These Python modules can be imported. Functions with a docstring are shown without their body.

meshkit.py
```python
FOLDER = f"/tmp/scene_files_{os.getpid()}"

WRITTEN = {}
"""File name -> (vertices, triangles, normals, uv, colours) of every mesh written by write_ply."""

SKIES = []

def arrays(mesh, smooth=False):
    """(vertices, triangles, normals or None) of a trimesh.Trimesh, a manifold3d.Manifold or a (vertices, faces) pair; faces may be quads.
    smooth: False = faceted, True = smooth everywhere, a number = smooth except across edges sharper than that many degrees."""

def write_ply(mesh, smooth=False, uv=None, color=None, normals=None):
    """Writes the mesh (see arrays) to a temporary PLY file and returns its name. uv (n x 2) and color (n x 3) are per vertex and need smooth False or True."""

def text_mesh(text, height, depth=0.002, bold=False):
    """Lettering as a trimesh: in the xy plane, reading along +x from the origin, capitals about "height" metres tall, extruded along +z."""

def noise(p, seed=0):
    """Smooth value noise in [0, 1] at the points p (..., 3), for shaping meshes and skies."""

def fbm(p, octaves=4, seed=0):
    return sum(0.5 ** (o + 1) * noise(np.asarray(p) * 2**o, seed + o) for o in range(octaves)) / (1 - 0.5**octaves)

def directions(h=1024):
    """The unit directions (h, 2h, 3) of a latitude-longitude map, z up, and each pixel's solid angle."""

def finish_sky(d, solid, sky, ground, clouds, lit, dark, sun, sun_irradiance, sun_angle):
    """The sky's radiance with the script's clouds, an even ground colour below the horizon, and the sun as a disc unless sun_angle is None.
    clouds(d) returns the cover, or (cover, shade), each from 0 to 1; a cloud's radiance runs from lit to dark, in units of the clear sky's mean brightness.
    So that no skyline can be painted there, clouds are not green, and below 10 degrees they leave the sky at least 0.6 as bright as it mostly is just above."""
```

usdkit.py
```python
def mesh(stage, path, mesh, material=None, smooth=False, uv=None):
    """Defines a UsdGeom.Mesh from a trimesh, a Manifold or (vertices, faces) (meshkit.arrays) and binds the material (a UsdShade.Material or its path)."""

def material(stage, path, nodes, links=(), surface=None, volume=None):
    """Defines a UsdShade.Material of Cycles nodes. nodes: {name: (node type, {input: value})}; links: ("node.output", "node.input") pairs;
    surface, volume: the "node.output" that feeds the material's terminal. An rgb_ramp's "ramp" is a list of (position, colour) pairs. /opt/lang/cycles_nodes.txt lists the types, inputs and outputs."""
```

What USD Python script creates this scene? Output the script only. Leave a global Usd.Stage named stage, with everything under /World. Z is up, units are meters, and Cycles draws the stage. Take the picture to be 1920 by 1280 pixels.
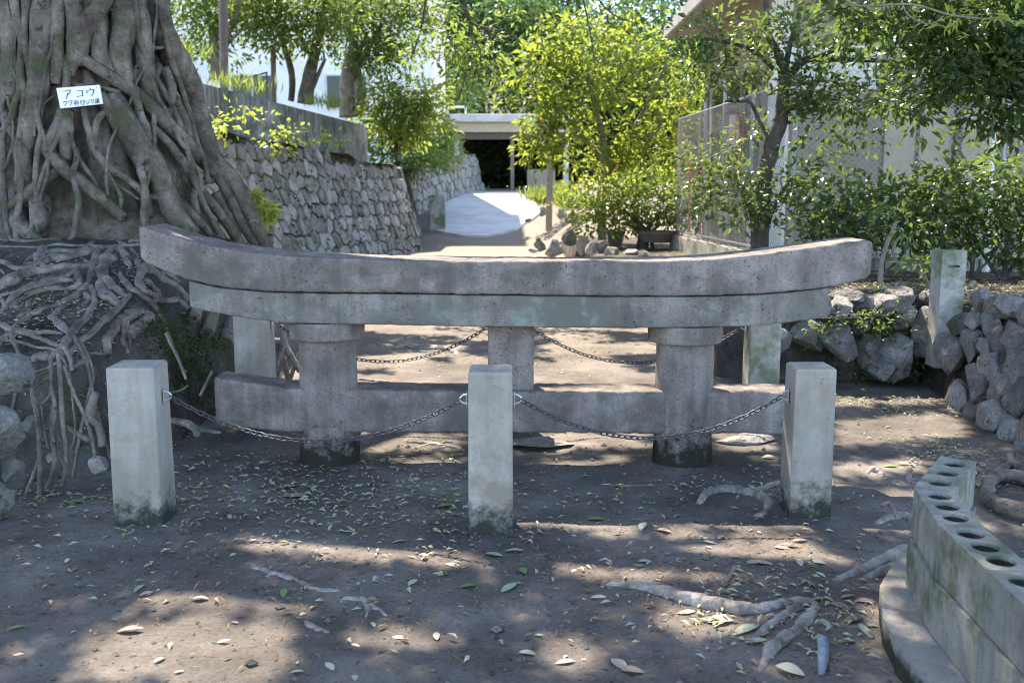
import math, numpy as np, trimesh, shapely, usdkit, meshkit
import manifold3d as m3
from shapely.geometry import Polygon
from scipy.spatial import Voronoi
from pxr import Usd, UsdGeom, UsdLux, UsdShade, Sdf, Gf, Vt

stage = Usd.Stage.CreateInMemory()
UsdGeom.SetStageUpAxis(stage, 'Z'); UsdGeom.SetStageMetersPerUnit(stage, 1.0)
UsdGeom.Xform.Define(stage, '/World'); UsdGeom.Scope.Define(stage, '/World/Looks')
rng = np.random.default_rng(7)

# ------------------------------------------------------------------ camera, sky, sun, exposure
F = 1867.0; HC = 1.6; PITCH = math.atan(286 / F)          # focal length in photo pixels, eye height, downward tilt
cam = UsdGeom.Camera.Define(stage, '/World/camera')
cam.AddTranslateOp().Set(Gf.Vec3d(0, 0, HC)); cam.AddRotateXOp().Set(90 - math.degrees(PITCH))
cam.CreateHorizontalApertureAttr(36.0); cam.CreateFocalLengthAttr(36.0 * F / 1920)
cam.CreateClippingRangeAttr(Gf.Vec2f(0.05, 2000))
cam.CreateFStopAttr(3.2); cam.CreateFocusDistanceAttr(5.4)
cam.CreateExposureAttr(2.2)
SKY, SUN, ELEV = 0.11, 1.05, math.radians(52)
SD = np.array([-0.29, 0.957]); SD /= np.linalg.norm(SD)   # horizontal direction towards the sun
SUNV = np.array([SD[0] * math.cos(ELEV), SD[1] * math.cos(ELEV), math.sin(ELEV)])
mat = lambda n, nodes, links=(), surface='p.BSDF', **k: usdkit.material(stage, '/World/Looks/' + n, nodes, links, surface, **k)
skym = mat('sky_air', {'s': ('sky_texture', {'sky_type': 'single_scattering', 'sun_disc': False, 'sun_elevation': ELEV, 'sun_rotation': math.atan2(SD[0], SD[1])}),
                       'b': ('background_shader', {'strength': SKY})}, [('s.color', 'b.color')], 'b.background')
dome = UsdLux.DomeLight.Define(stage, '/World/sky'); UsdShade.MaterialBindingAPI.Apply(dome.GetPrim()).Bind(skym)
dome.GetPrim().SetCustomDataByKey('kind', 'structure')
sun = UsdLux.DistantLight.Define(stage, '/World/sun'); sun.CreateNormalizeAttr(True); sun.CreateIntensityAttr(SUN); sun.CreateAngleAttr(0.53)
sun.CreateColorAttr(Gf.Vec3f(1, .87, .72))
sun.AddTransformOp().Set(Gf.Matrix4d().SetRotate(Gf.Rotation(Gf.Vec3d(0, 0, 1), Gf.Vec3d(*map(float, SUNV)))))

# ------------------------------------------------------------------ measuring: photo pixel -> place
CT, ST = math.cos(PITCH), math.sin(PITCH)
def ray(px, py):
    u, v = (px - 960) / F, (640 - py) / F
    return np.array([u, CT + v * ST, -ST + v * CT])
def at(px, py, Y):
    d = ray(px, py); return np.array([0, 0, HC]) + d * (Y / d[1])
def onz(px, py, z=0.0):
    d = ray(px, py); return np.array([0, 0, HC]) + d * ((z - HC) / d[2])
def scale(p): return (p[1] * CT - (p[2] - HC) * ST) / F      # metres per photo pixel at a point

# ------------------------------------------------------------------ scene graph
used = {}; LEAFMATS = set()
def numbered(parent, name):
    k = used.get((parent, name), 0); used[(parent, name)] = k + 1
    return f'{parent}/{name}' + (f'_{k:03d}' if k else '')
def data(prim, label=None, cat=None, group=None, kind=None):
    for k, v in (('label', label), ('category', cat), ('group', group), ('kind', kind)):
        if v: prim.SetCustomDataByKey(k, v)
    return prim
def thing(name, label, cat, loc=(0, 0, 0), group=None):
    x = UsdGeom.Xform.Define(stage, numbered('/World', name)); loc = [float(v) for v in loc]
    x.AddTranslateOp().Set(Gf.Vec3d(*loc))
    p = data(x.GetPrim(), label, cat, group); return (p, np.array(loc))
def mk(name, mesh, m, parent=None, smooth=False, label=None, cat=None, group=None, kind=None):
    """one Mesh prim; under a thing the vertices are given in world space and stored relative to it"""
    base = parent[0].GetPath().pathString if parent else '/World'
    v, f = arr(mesh)
    if parent: v = v - parent[1]
    pm = usdkit.mesh(stage, numbered(base, name), (v, f), m, smooth=smooth)
    if m.GetPath().pathString in LEAFMATS:                                             # each leaf its own shade of green or brown
        n = len(v); tg = np.random.default_rng(n + 3); t = np.repeat(tg.random((n + 4) // 5), 5)[:n] if n % 5 == 0 else np.full(n, rng.random())
        UsdGeom.PrimvarsAPI(pm).CreatePrimvar('tint', Sdf.ValueTypeNames.FloatArray, 'vertex').Set(Vt.FloatArray.FromNumpy(t.astype(np.float32)))
    data(pm.GetPrim(), label, cat, group, kind)
    return (pm.GetPrim(), parent[1] if parent else np.zeros(3))
def arr(mesh):
    if hasattr(mesh, 'to_mesh'):
        q = mesh.to_mesh(); return np.array(q.vert_properties[:, :3], float), np.array(q.tri_verts, int)
    if isinstance(mesh, tuple): 
        v, f = np.asarray(mesh[0], float), np.asarray(mesh[1], int)
        if f.shape[1] == 4: f = np.vstack([f[:, [0, 1, 2]], f[:, [0, 2, 3]]])
        return v, f
    return np.array(mesh.vertices, float), np.array(mesh.faces, int)
def join(*ms):
    vs, fs, n = [], [], 0
    for m in ms:
        v, f = arr(m); vs.append(v); fs.append(f + n); n += len(v)
    return np.vstack(vs), np.vstack(fs)
def sheet_struct(name, mesh, m, smooth=True): return mk(name, mesh, m, None, smooth, kind='structure')

# ------------------------------------------------------------------ shapes
def spline(pts, n):
    p = np.asarray(pts, float)
    if len(p) < 3: t = np.linspace(0, 1, n)[:, None]; return p[0] * (1 - t) + p[-1] * t
    from scipy.interpolate import PchipInterpolator
    s = np.r_[0, np.cumsum(np.linalg.norm(np.diff(p[:, :3], axis=0), axis=1) + 1e-6)]
    return PchipInterpolator(s, p)(np.linspace(0, s[-1], n))
def tube(pts, radii, n=24, sides=8, rough=0.0, seed=0, squash=1.0):
    r = np.broadcast_to(np.asarray(radii, float), (len(pts),))
    q = spline(np.c_[np.asarray(pts, float), r], n); p, r = q[:, :3], q[:, 3]
    t = np.gradient(p, axis=0); t /= np.linalg.norm(t, axis=1, keepdims=True) + 1e-12
    ref = np.array([0.13, 0.97, 0.2]) if np.abs(t[:, 1]).mean() < 0.7 else np.array([0.1, 0.2, 0.97])
    a = np.cross(t, ref); a /= np.linalg.norm(a, axis=1, keepdims=True) + 1e-12; b = np.cross(a, t)
    g = np.arange(sides) * 2 * np.pi / sides
    ca, sa = np.cos(g)[None, :, None], np.sin(g)[None, :, None]
    rr = r[:, None, None] * np.ones((1, sides, 1))
    v = p[:, None] + rr * (ca * a[:, None] + squash * sa * b[:, None])
    if rough:
        k = meshkit.noise(v / (r.mean() * 2.2) + 7.3 * seed, seed) - .5 + .55 * (meshkit.noise(v / (r.mean() * .8) + seed, seed + 1) - .5) + .35 * (meshkit.noise(np.stack([np.broadcast_to(g * 1.3, v.shape[:2]), np.broadcast_to(np.arange(n)[:, None] * .12, v.shape[:2]), 0 * v[..., 0]], -1) + seed, seed + 2) - .5)
        v = p[:, None] + rr * (1 + rough * 2 * k[..., None]) * (ca * a[:, None] + squash * sa * b[:, None])
    i, j = np.meshgrid(np.arange(n - 1), np.arange(sides), indexing='ij'); jn = (j + 1) % sides
    f = np.stack([i * sides + j, (i + 1) * sides + j, (i + 1) * sides + jn, i * sides + jn], -1).reshape(-1, 4)
    v = v.reshape(-1, 3); f = np.vstack([f[:, [0, 2, 1]], f[:, [0, 3, 2]]])
    caps = [[len(v), (k + 1) % sides, k] for k in range(sides)] + [[len(v) + 1, (n - 1) * sides + k, (n - 1) * sides + (k + 1) % sides] for k in range(sides)]
    return np.vstack([v, p[0], p[-1]]), np.vstack([f, caps])[:, ::-1]
def box(x0, x1, y0, y1, z0, z1, c=0.0):
    if c <= 0:
        b = trimesh.creation.box([x1 - x0, y1 - y0, z1 - z0]); b.apply_translation([(x0 + x1) / 2, (y0 + y1) / 2, (z0 + z1) / 2]); return b
    P = []
    for x, sx in ((x0, 1), (x1, -1)):
        for y, sy in ((y0, 1), (y1, -1)):
            for z, sz in ((z0, 1), (z1, -1)):
                P += [[x, y + sy * c, z + sz * c], [x + sx * c, y, z + sz * c], [x + sx * c, y + sy * c, z]]
    return trimesh.convex.convex_hull(np.array(P))
def rotz(mesh, a, c):
    v, f = arr(mesh); v = v - c; co, si = math.cos(a), math.sin(a)
    return np.c_[v[:, 0] * co - v[:, 1] * si, v[:, 0] * si + v[:, 1] * co, v[:, 2]] + c, f
def bar(p, q, w, d=None, up=(0, 0, 1)):
    """a square bar from p to q"""
    p, q = np.asarray(p, float), np.asarray(q, float); d = d or w; t = (q - p) / np.linalg.norm(q - p)
    up = np.array(up, float)
    if abs(t @ up) > .95: up = np.array([0, 1.0, 0])
    a = np.cross(t, up); a /= np.linalg.norm(a); b = np.cross(a, t)
    v = np.array([e + sa * a * w / 2 + sb * b * d / 2 for e in (p, q) for sa, sb in ((-1, -1), (1, -1), (1, 1), (-1, 1))])
    return trimesh.convex.convex_hull(v)
def rock(c, r, seed, sub=3, rough=.16, cuts=7, flat=.82):
    cuts, flat, rough = cuts + 7, flat - .1, rough * .7
    m = trimesh.creation.icosphere(sub); v = np.array(m.vertices); g = np.random.default_rng(seed)
    for _ in range(cuts):                                                     # flat broken faces
        n = g.normal(size=3); n /= np.linalg.norm(n); h = g.uniform(flat - .25, flat)
        d = v @ n; v = np.where((d > h)[:, None], v - (d - h)[:, None] * n * .96, v)
    v = v * (1 + rough * 2 * (meshkit.fbm(v * 1.7 + seed * 3.1, 4, seed) - .5)[:, None])
    v = v * (1 + .05 * (meshkit.fbm(v * 7 + seed, 3, seed + 1) - .5)[:, None]) / np.abs(v).max(0)
    a = g.uniform(-.5, .5); co, si = math.cos(a), math.sin(a)
    v = v @ np.array([[co, 0, si], [0, 1, 0], [-si, 0, co]])
    return v * np.asarray(r) + np.asarray(c), np.array(m.faces)
def grid(xs, ys, hf):
    X, Y = np.meshgrid(xs, ys); Z = hf(X.ravel(), Y.ravel())
    nx, ny = len(xs), len(ys); i, j = np.meshgrid(np.arange(ny - 1), np.arange(nx - 1), indexing='ij'); a = (i * nx + j).ravel()
    return np.c_[X.ravel(), Y.ravel(), Z], np.c_[a, a + 1, a + nx + 1, a + nx]
def cull(mesh, keep):
    v, f = arr(mesh); k = keep[f].any(1); f = f[k]; u, inv = np.unique(f, return_inverse=True)
    return v[u], inv.reshape(-1, 3)
def leaves(pos, d, nrm, L, W, fold=.25, droop=.15, wide=.45):
    """one folded leaf of four triangles per position"""
    n = len(pos); d = d / (np.linalg.norm(d, axis=1, keepdims=True) + 1e-9)
    s = np.cross(d, nrm); s /= np.linalg.norm(s, axis=1, keepdims=True) + 1e-9; u = np.cross(s, d)
    L = np.broadcast_to(L, n)[:, None]; W = np.broadcast_to(W, n)[:, None]
    v = np.stack([pos, pos + d * L * wide - s * W / 2 + u * W * fold, pos + d * L * wide + s * W / 2 + u * W * fold, pos + d * L * .55, pos + d * L - u * L * droop], 1)
    f = np.array([[0, 3, 1], [0, 2, 3], [3, 4, 1], [3, 2, 4]])
    return v.reshape(-1, 3), (np.arange(n)[:, None, None] * 5 + f).reshape(-1, 3)
def crown(blobs, L, W, per=14, spread=.16, seed=0, dens=1.0, shell=.55, hang=.25):
    """leaf sprays spread through ellipsoids [(centre, radii, sprays)]: clumps with gaps between them"""
    g = np.random.default_rng(seed); P, D, N = [], [], []
    for c, r, k in blobs:
        k = max(1, int(k * dens)); q = g.normal(size=(k, 3)); q /= np.linalg.norm(q, axis=1, keepdims=True)
        q *= g.uniform(shell ** 3, 1, (k, 1)) ** (1 / 3); c2 = np.asarray(c) + q * np.asarray(r) * (.72 + .5 * g.random((k, 1)))
        m = g.integers(int(per * .5), int(per * 1.5) + 1, k); idx = np.repeat(np.arange(k), m)
        off = g.normal(size=(len(idx), 3)) * spread * np.array([1, 1, .6])
        P.append(c2[idx] + off); o = off / (spread + 1e-9) + q[idx] * .9 + g.normal(size=off.shape) * .5; o[:, 2] -= hang; D.append(o)
        nn = g.normal(size=off.shape) * .75; nn[:, 2] += 1; N.append(nn)
    P, D, N = np.vstack(P), np.vstack(D), np.vstack(N); s = g.uniform(.65, 1.25, len(P))
    return leaves(P, D, N, L * s, W * s)

# ------------------------------------------------------------------ materials
def ramp(*st): return {'ramp': [(a, c) for a, c in st]}
POS = {'g': ('geometry', {})}
def stone(name, stops, scale=3.0, rough=.9, bump=.5, fine=45, moss=None, lichen=None, stain=None, spec=.3, bd=.02, fc=.13, far=None, streak=0.0):
    """mottled stone, concrete, bark or soil. moss = (colour, amount, noise scale); stain = (colour, full below z, gone above z)"""
    n = {**POS, 'a': ('noise_texture', {'scale': scale, 'detail': 9, 'roughness': .65}), 'r': ('rgb_ramp', ramp(*[(.5 + (q_ - .5) * .62, c_) for q_, c_ in stops])),
         'b': ('noise_texture', {'scale': fine, 'detail': 6, 'roughness': .7}), 'fr': ('map_range', {'from_min': .3, 'from_max': .7, 'to_min': 1 - fc, 'to_max': 1 + fc, 'clamp': True}),
         'k': ('noise_texture', {'scale': fine * .45, 'detail': 3, 'roughness': .6}), 'kr': ('map_range', {'from_min': .62, 'from_max': .68, 'to_min': 1, 'to_max': 1 - 2.2 * fc, 'clamp': True}), 'km': ('math', {'math_type': 'multiply'}),
         'm': ('mix_color', {'blend_type': 'multiply', 'fac': 1.0}), 'h': ('math', {'math_type': 'multiply_add', 'value2': 1.6}),
         'bp': ('bump', {'strength': bump, 'distance': bd}), 'p': ('principled_bsdf', {'roughness': rough, 'specular_ior_level': spec})}
    l = [('g.position', 'a.vector'), ('g.position', 'b.vector'), ('a.fac', 'r.fac'), ('b.fac', 'fr.value'), ('r.color', 'm.a'), ('fr.result', 'km.value1'), ('g.position', 'k.vector'), ('k.fac', 'kr.value'), ('kr.result', 'km.value2'), ('km.value', 'm.b'),
         ('a.fac', 'h.value1'), ('b.fac', 'h.value3'), ('h.value', 'bp.height'), ('bp.normal', 'p.normal')]
    last = 'm.result'
    if streak:
        n |= {'sv': ('mapping', {'scale': (11, 11, .8)}), 'st': ('noise_texture', {'scale': 1.0, 'detail': 5, 'roughness': .65}), 'sq': ('map_range', {'from_min': .36, 'from_max': .6, 'to_min': 1 - streak, 'to_max': 1 + streak * .35, 'clamp': True}), 'sk': ('math', {'math_type': 'multiply'})}
        l = [x for x in l if x[0] != 'km.value'] + [('g.position', 'sv.vector'), ('sv.vector', 'st.vector'), ('st.fac', 'sq.value'), ('sq.result', 'sk.value1'), ('km.value', 'sk.value2'), ('sk.value', 'm.b')]
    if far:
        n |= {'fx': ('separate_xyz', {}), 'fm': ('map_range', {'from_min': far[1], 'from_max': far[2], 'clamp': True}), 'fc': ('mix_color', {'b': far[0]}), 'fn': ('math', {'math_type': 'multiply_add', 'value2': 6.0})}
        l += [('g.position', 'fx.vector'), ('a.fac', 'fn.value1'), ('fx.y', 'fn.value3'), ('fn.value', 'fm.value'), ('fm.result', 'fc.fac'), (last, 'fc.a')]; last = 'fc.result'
    for key, spec_ in (('mo', moss), ('li', lichen)):
        if spec_:
            col, amount, sc = spec_
            n |= {key + 'n': ('noise_texture', {'scale': sc, 'detail': 7, 'roughness': .7}), key + 'r': ('map_range', {'from_min': 1 - amount - .06, 'from_max': 1 - amount + .07, 'clamp': True}), key + 'x': ('mix_color', {'b': col})}
            l += [('g.position', key + 'n.vector'), (key + 'n.fac', key + 'r.value'), (key + 'r.result', key + 'x.fac'), (last, key + 'x.a')]; last = key + 'x.result'
    if stain:
        col, z0, z1 = stain
        n |= {'sx': ('separate_xyz', {}), 'sn': ('noise_texture', {'scale': 14, 'detail': 6, 'roughness': .75}), 'sa': ('math', {'math_type': 'multiply_add', 'value2': -(z1 - z0) * 3.8}),
              'sr': ('map_range', {'from_min': z0 - (z1 - z0) * 1.9, 'from_max': z1 - (z1 - z0) * 1.9, 'to_min': 1, 'to_max': 0, 'clamp': True}), 'sm': ('mix_color', {'b': col})}
        l += [('g.position', 'sx.vector'), ('g.position', 'sn.vector'), ('sn.fac', 'sa.value1'), ('sx.z', 'sa.value3'), ('sa.value', 'sr.value'), ('sr.result', 'sm.fac'), (last, 'sm.a')]; last = 'sm.result'
    return mat(name, n, l + [(last, 'p.base_color')])
def plain(name, col, rough=.7, metal=0.0, var=.15, sc=6, spec=.4):
    lo, hi = [c * (1 - var) for c in col], [min(1, c * (1 + var)) for c in col]
    return mat(name, {**POS, 'a': ('noise_texture', {'scale': sc, 'detail': 6, 'roughness': .65}), 'r': ('rgb_ramp', ramp((.3, lo), (.7, hi))), 'p': ('principled_bsdf', {'roughness': rough, 'metallic': metal, 'specular_ior_level': spec})},
               [('g.position', 'a.vector'), ('a.fac', 'r.fac'), ('r.color', 'p.base_color')])
def leaf(name, stops, trans=(.25, .4, .04), mixf=.4, rough=.38, spec=.5):
    LEAFMATS.add('/World/Looks/' + name)
    return mat(name, {'g': ('attribute', {'attribute': 'tint'}), 'r': ('rgb_ramp', ramp(*stops)), 'p': ('principled_bsdf', {'roughness': rough, 'specular_ior_level': spec}),
                      'tm': ('mix_color', {'blend_type': 'mix', 'fac': .55, 'b': trans}), 't': ('translucent_bsdf', {}), 'x': ('mix_closure', {'fac': mixf})},
               [('g.fac', 'r.fac'), ('r.color', 'p.base_color'), ('r.color', 'tm.a'), ('tm.result', 't.color'), ('p.BSDF', 'x.closure1'), ('t.BSDF', 'x.closure2')], 'x.closure')

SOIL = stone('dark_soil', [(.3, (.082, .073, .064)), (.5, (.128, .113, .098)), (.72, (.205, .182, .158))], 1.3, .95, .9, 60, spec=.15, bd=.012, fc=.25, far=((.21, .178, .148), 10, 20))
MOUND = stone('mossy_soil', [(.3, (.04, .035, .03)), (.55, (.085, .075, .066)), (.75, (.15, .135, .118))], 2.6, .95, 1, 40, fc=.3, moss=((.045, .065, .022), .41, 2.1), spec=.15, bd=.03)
BEDSOIL = stone('bed_soil', [(.3, (.045, .038, .03)), (.55, (.09, .076, .06)), (.75, (.17, .145, .115))], 2.5, .95, 1, 40, spec=.15, bd=.03)
TUFF = stone('tuff_stone', [(.28, (.175, .148, .132)), (.5, (.265, .225, .203)), (.75, (.345, .3, .273))], 4.5, .92, 1.0, 130, fc=.3, streak=.24, moss=((.135, .122, .108), .44, 2.2), spec=.2, bd=.012)
TUFFL = stone('lichened_tuff', [(.28, (.17, .148, .133)), (.5, (.25, .219, .197)), (.75, (.33, .293, .267))], 4.5, .92, 1.0, 130, fc=.3, streak=.25, lichen=((.26, .29, .25), .385, 9), moss=((.17, .165, .14), .46, 1.7), spec=.2, bd=.012)
PILLAR = stone('pillar_tuff', [(.28, (.17, .143, .128)), (.5, (.255, .218, .198)), (.75, (.33, .29, .265))], 4.0, .92, 1.0, 130, fc=.3, streak=.25, stain=((.03, .03, .022), .1, .27), spec=.2, bd=.012)
CONC = stone('cast_concrete', [(.28, (.24, .212, .176)), (.5, (.31, .282, .244)), (.75, (.375, .35, .312))], 2.2, .85, .3, 90, fc=.1, streak=.16, moss=((.25, .21, .165), .43, 2.6), stain=((.03, .032, .026), .04, .17), spec=.3, bd=.006)
OLDCONC = stone('old_concrete', [(.28, (.23, .215, .19)), (.5, (.31, .295, .265)), (.75, (.4, .38, .35))], 3, .9, .5, 60, moss=((.13, .15, .09), .47, 2.6), spec=.25, bd=.008)
BLOCK = stone('block_concrete', [(.28, (.19, .182, .158)), (.5, (.28, .268, .235)), (.75, (.36, .345, .305))], 3, .92, .8, 140, fc=.2, streak=.25, moss=((.115, .125, .08), .45, 3.0), spec=.2, bd=.006)
FOOT = stone('footing_concrete', [(.28, (.22, .21, .19)), (.6, (.3, .285, .26))], 4, .92, .6, 90, moss=((.2, .185, .15), .46, 4), stain=((.03, .034, .018), .06, .1), spec=.2, bd=.008)
WALLST = [stone('wall_stone_%s' % n, [(.28, tuple(.72 * c for c in b)), (.55, b), (.78, tuple(min(1, 1.22 * c) for c in b))], 5, .92, .7, 40, fc=.28, moss=((.06, .085, .03), am, 4.2), spec=.2, bd=.02)
          for n, b, am in (('grey', (.23, .212, .194), .42), ('pale', (.29, .268, .247), .39), ('dark', (.18, .166, .152), .45))]
BOULD = [stone('boulder_%s' % n, [(.28, tuple(.7 * c for c in b)), (.5, b), (.75, tuple(min(1, 1.35 * c) for c in b))], 6, .92, 1.0, 45, fc=.32, moss=((.07, .085, .04), am, 5), spec=.2, bd=.03)
         for n, b, am in (('grey', (.23, .216, .203), .4), ('pale', (.3, .283, .266), .36), ('dark', (.155, .146, .137), .44))]
BARK = stone('fig_bark', [(.26, (.065, .05, .04)), (.5, (.14, .117, .098)), (.75, (.235, .203, .176))], 4, .9, 1.0, 30, fc=.28, streak=.3, moss=((.06, .075, .035), .43, 2.9), spec=.25, bd=.02)
ROOTB = stone('root_bark', [(.28, (.095, .075, .06)), (.5, (.195, .162, .135)), (.75, (.31, .267, .23))], 7, .9, 1.0, 60, fc=.25, moss=((.15, .15, .12), .42, 4), spec=.25, bd=.012)
SROOT = stone('bleached_root', [(.28, (.14, .116, .098)), (.5, (.27, .235, .205)), (.75, (.41, .37, .33))], 9, .88, .8, 60, spec=.25, bd=.012)
TREEB = stone('tree_bark', [(.28, (.05, .043, .036)), (.55, (.09, .078, .065)), (.75, (.14, .125, .105))], 6, .9, .8, 40, spec=.2)
PALEB = stone('pale_bark', [(.28, (.14, .12, .095)), (.55, (.22, .19, .155)), (.75, (.3, .27, .22))], 6, .9, .8, 40, spec=.2)
PATHC = stone('path_concrete', [(.28, (.4, .4, .39)), (.6, (.52, .52, .5))], 1.2, .9, .3, 25, spec=.25)
GREYW = stone('weathered_wall', [(.3, (.12, .12, .105)), (.5, (.22, .215, .2)), (.7, (.31, .305, .29))], 1.1, .92, .4, 12, streak=.45, moss=((.075, .09, .05), .46, 1.7), spec=.2)
PLASTER = stone('wall_plaster', [(.3, (.26, .22, .165)), (.6, (.33, .282, .215))], 1.3, .9, .2, 30, spec=.25)
WHITE = stone('white_render', [(.3, (.66, .63, .58)), (.6, (.76, .73, .68))], .8, .85, .15, 20, spec=.25)
MOSS = leaf('moss_green', [(0, (.025, .045, .012)), (.6, (.05, .085, .02)), (1, (.09, .13, .035))], (.1, .2, .03), .25, .8, .1)
CREAM = plain('cream_board', (.46, .385, .27), .6); BROWN = plain('brown_metal', (.11, .08, .065), .5); WOOD = plain('grey_wood', (.24, .19, .145), .8, var=.3, sc=9)
GALV = plain('galvanised', (.36, .37, .38), .45, .5); DARKM = plain('dark_steel', (.075, .075, .08), .5, .6); PALEPOLE = plain('pale_pole', (.5, .49, .46), .5)
SHACK = plain('bright_steel', (.55, .55, .54), .35, .9); RED = plain('red_plastic', (.55, .06, .04), .45); PINK = plain('pink_cloth', (.72, .5, .52), .9); SIGNW = plain('sign_white', (.78, .78, .82), .5, var=.04)
INK = plain('sign_ink', (.02, .022, .045), .6); TERRA = plain('flowerpot_clay', (.12, .085, .07), .7); ROOF = plain('roof_slab', (.34, .33, .31), .85, var=.25, sc=2); PIPE = plain('blue_grey_pipe', (.17, .21, .24), .6, var=.35, sc=30)
GLASSM = mat('window_glass', {'f': ('fresnel', {'IOR': 1.5}), 't': ('transparent_bsdf', {'color': (.5, .55, .55)}), 'g': ('glossy_bsdf', {'roughness': .05}), 'x': ('mix_closure', {})},
             [('f.fac', 'x.fac'), ('t.BSDF', 'x.closure1'), ('g.BSDF', 'x.closure2')], 'x.closure')
L_CAM = leaf('camellia_leaf', [(0, (.028, .05, .024)), (.55, (.05, .085, .032)), (.82, (.09, .135, .04)), (1, (.2, .24, .055))], (.28, .42, .06), .36, .3, .6)
L_CIT = leaf('citrus_leaf', [(0, (.035, .065, .015)), (.5, (.075, .125, .022)), (.85, (.14, .2, .035)), (1, (.26, .26, .05))], (.46, .55, .06), .55, .45, .3)
L_SUN = leaf('bright_shrub_leaf', [(0, (.04, .075, .02)), (.5, (.1, .16, .03)), (1, (.24, .28, .05))], (.5, .6, .07), .5, .38)
L_TER = leaf('terrace_leaf', [(0, (.03, .06, .02)), (.6, (.07, .12, .03)), (1, (.16, .22, .05))], (.38, .52, .08), .48, .45)
L_FAR = leaf('forest_leaf', [(0, (.018, .042, .022)), (.6, (.038, .08, .034)), (1, (.075, .13, .045))], (.16, .3, .09), .35, .75, .15)
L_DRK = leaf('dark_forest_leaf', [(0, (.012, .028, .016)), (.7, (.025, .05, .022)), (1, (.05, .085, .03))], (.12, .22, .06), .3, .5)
L_FIG = leaf('fig_leaf', [(0, (.03, .06, .02)), (.7, (.06, .105, .025)), (1, (.1, .15, .035))], (.2, .34, .04), .3, .4)
L_FATS = leaf('fatsia_leaf', [(0, (.14, .2, .04)), (1, (.3, .36, .07))], (.5, .6, .08), .5, .4)
L_DRY = leaf('litter_leaf', [(0, (.15, .1, .06)), (.15, (.3, .22, .14)), (.4, (.45, .4, .27)), (.62, (.5, .48, .33)), (.8, (.34, .4, .18)), (1, (.5, .52, .34))], (.4, .32, .15), .25, .6, .3)
L_NEED = leaf('orange_litter', [(0, (.2, .09, .04)), (.6, (.34, .17, .08)), (1, (.42, .26, .15))], (.4, .25, .1), .2, .7, .2)
L_GRASS = leaf('grass_blade', [(0, (.06, .1, .02)), (.6, (.14, .2, .04)), (1, (.25, .28, .08))], (.4, .5, .08), .4, .5)
LEAFK = {'green': leaf('fallen_green_leaf', [(0, (.12, .2, .06)), (1, (.22, .3, .1))], (.3, .4, .1), .25, .5), 'pale': leaf('fallen_pale_leaf', [(0, (.3, .34, .24)), (1, (.42, .46, .34))], (.4, .4, .2), .25, .55),
         'brown': leaf('fallen_brown_leaf', [(0, (.2, .14, .1)), (1, (.36, .28, .22))], (.4, .3, .2), .25, .6), 'cream': leaf('fallen_cream_leaf', [(0, (.42, .38, .27)), (1, (.56, .52, .4))], (.5, .45, .25), .25, .6)}
ORANGE = plain('orange_fruit', (.75, .28, .03), .45)

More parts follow.
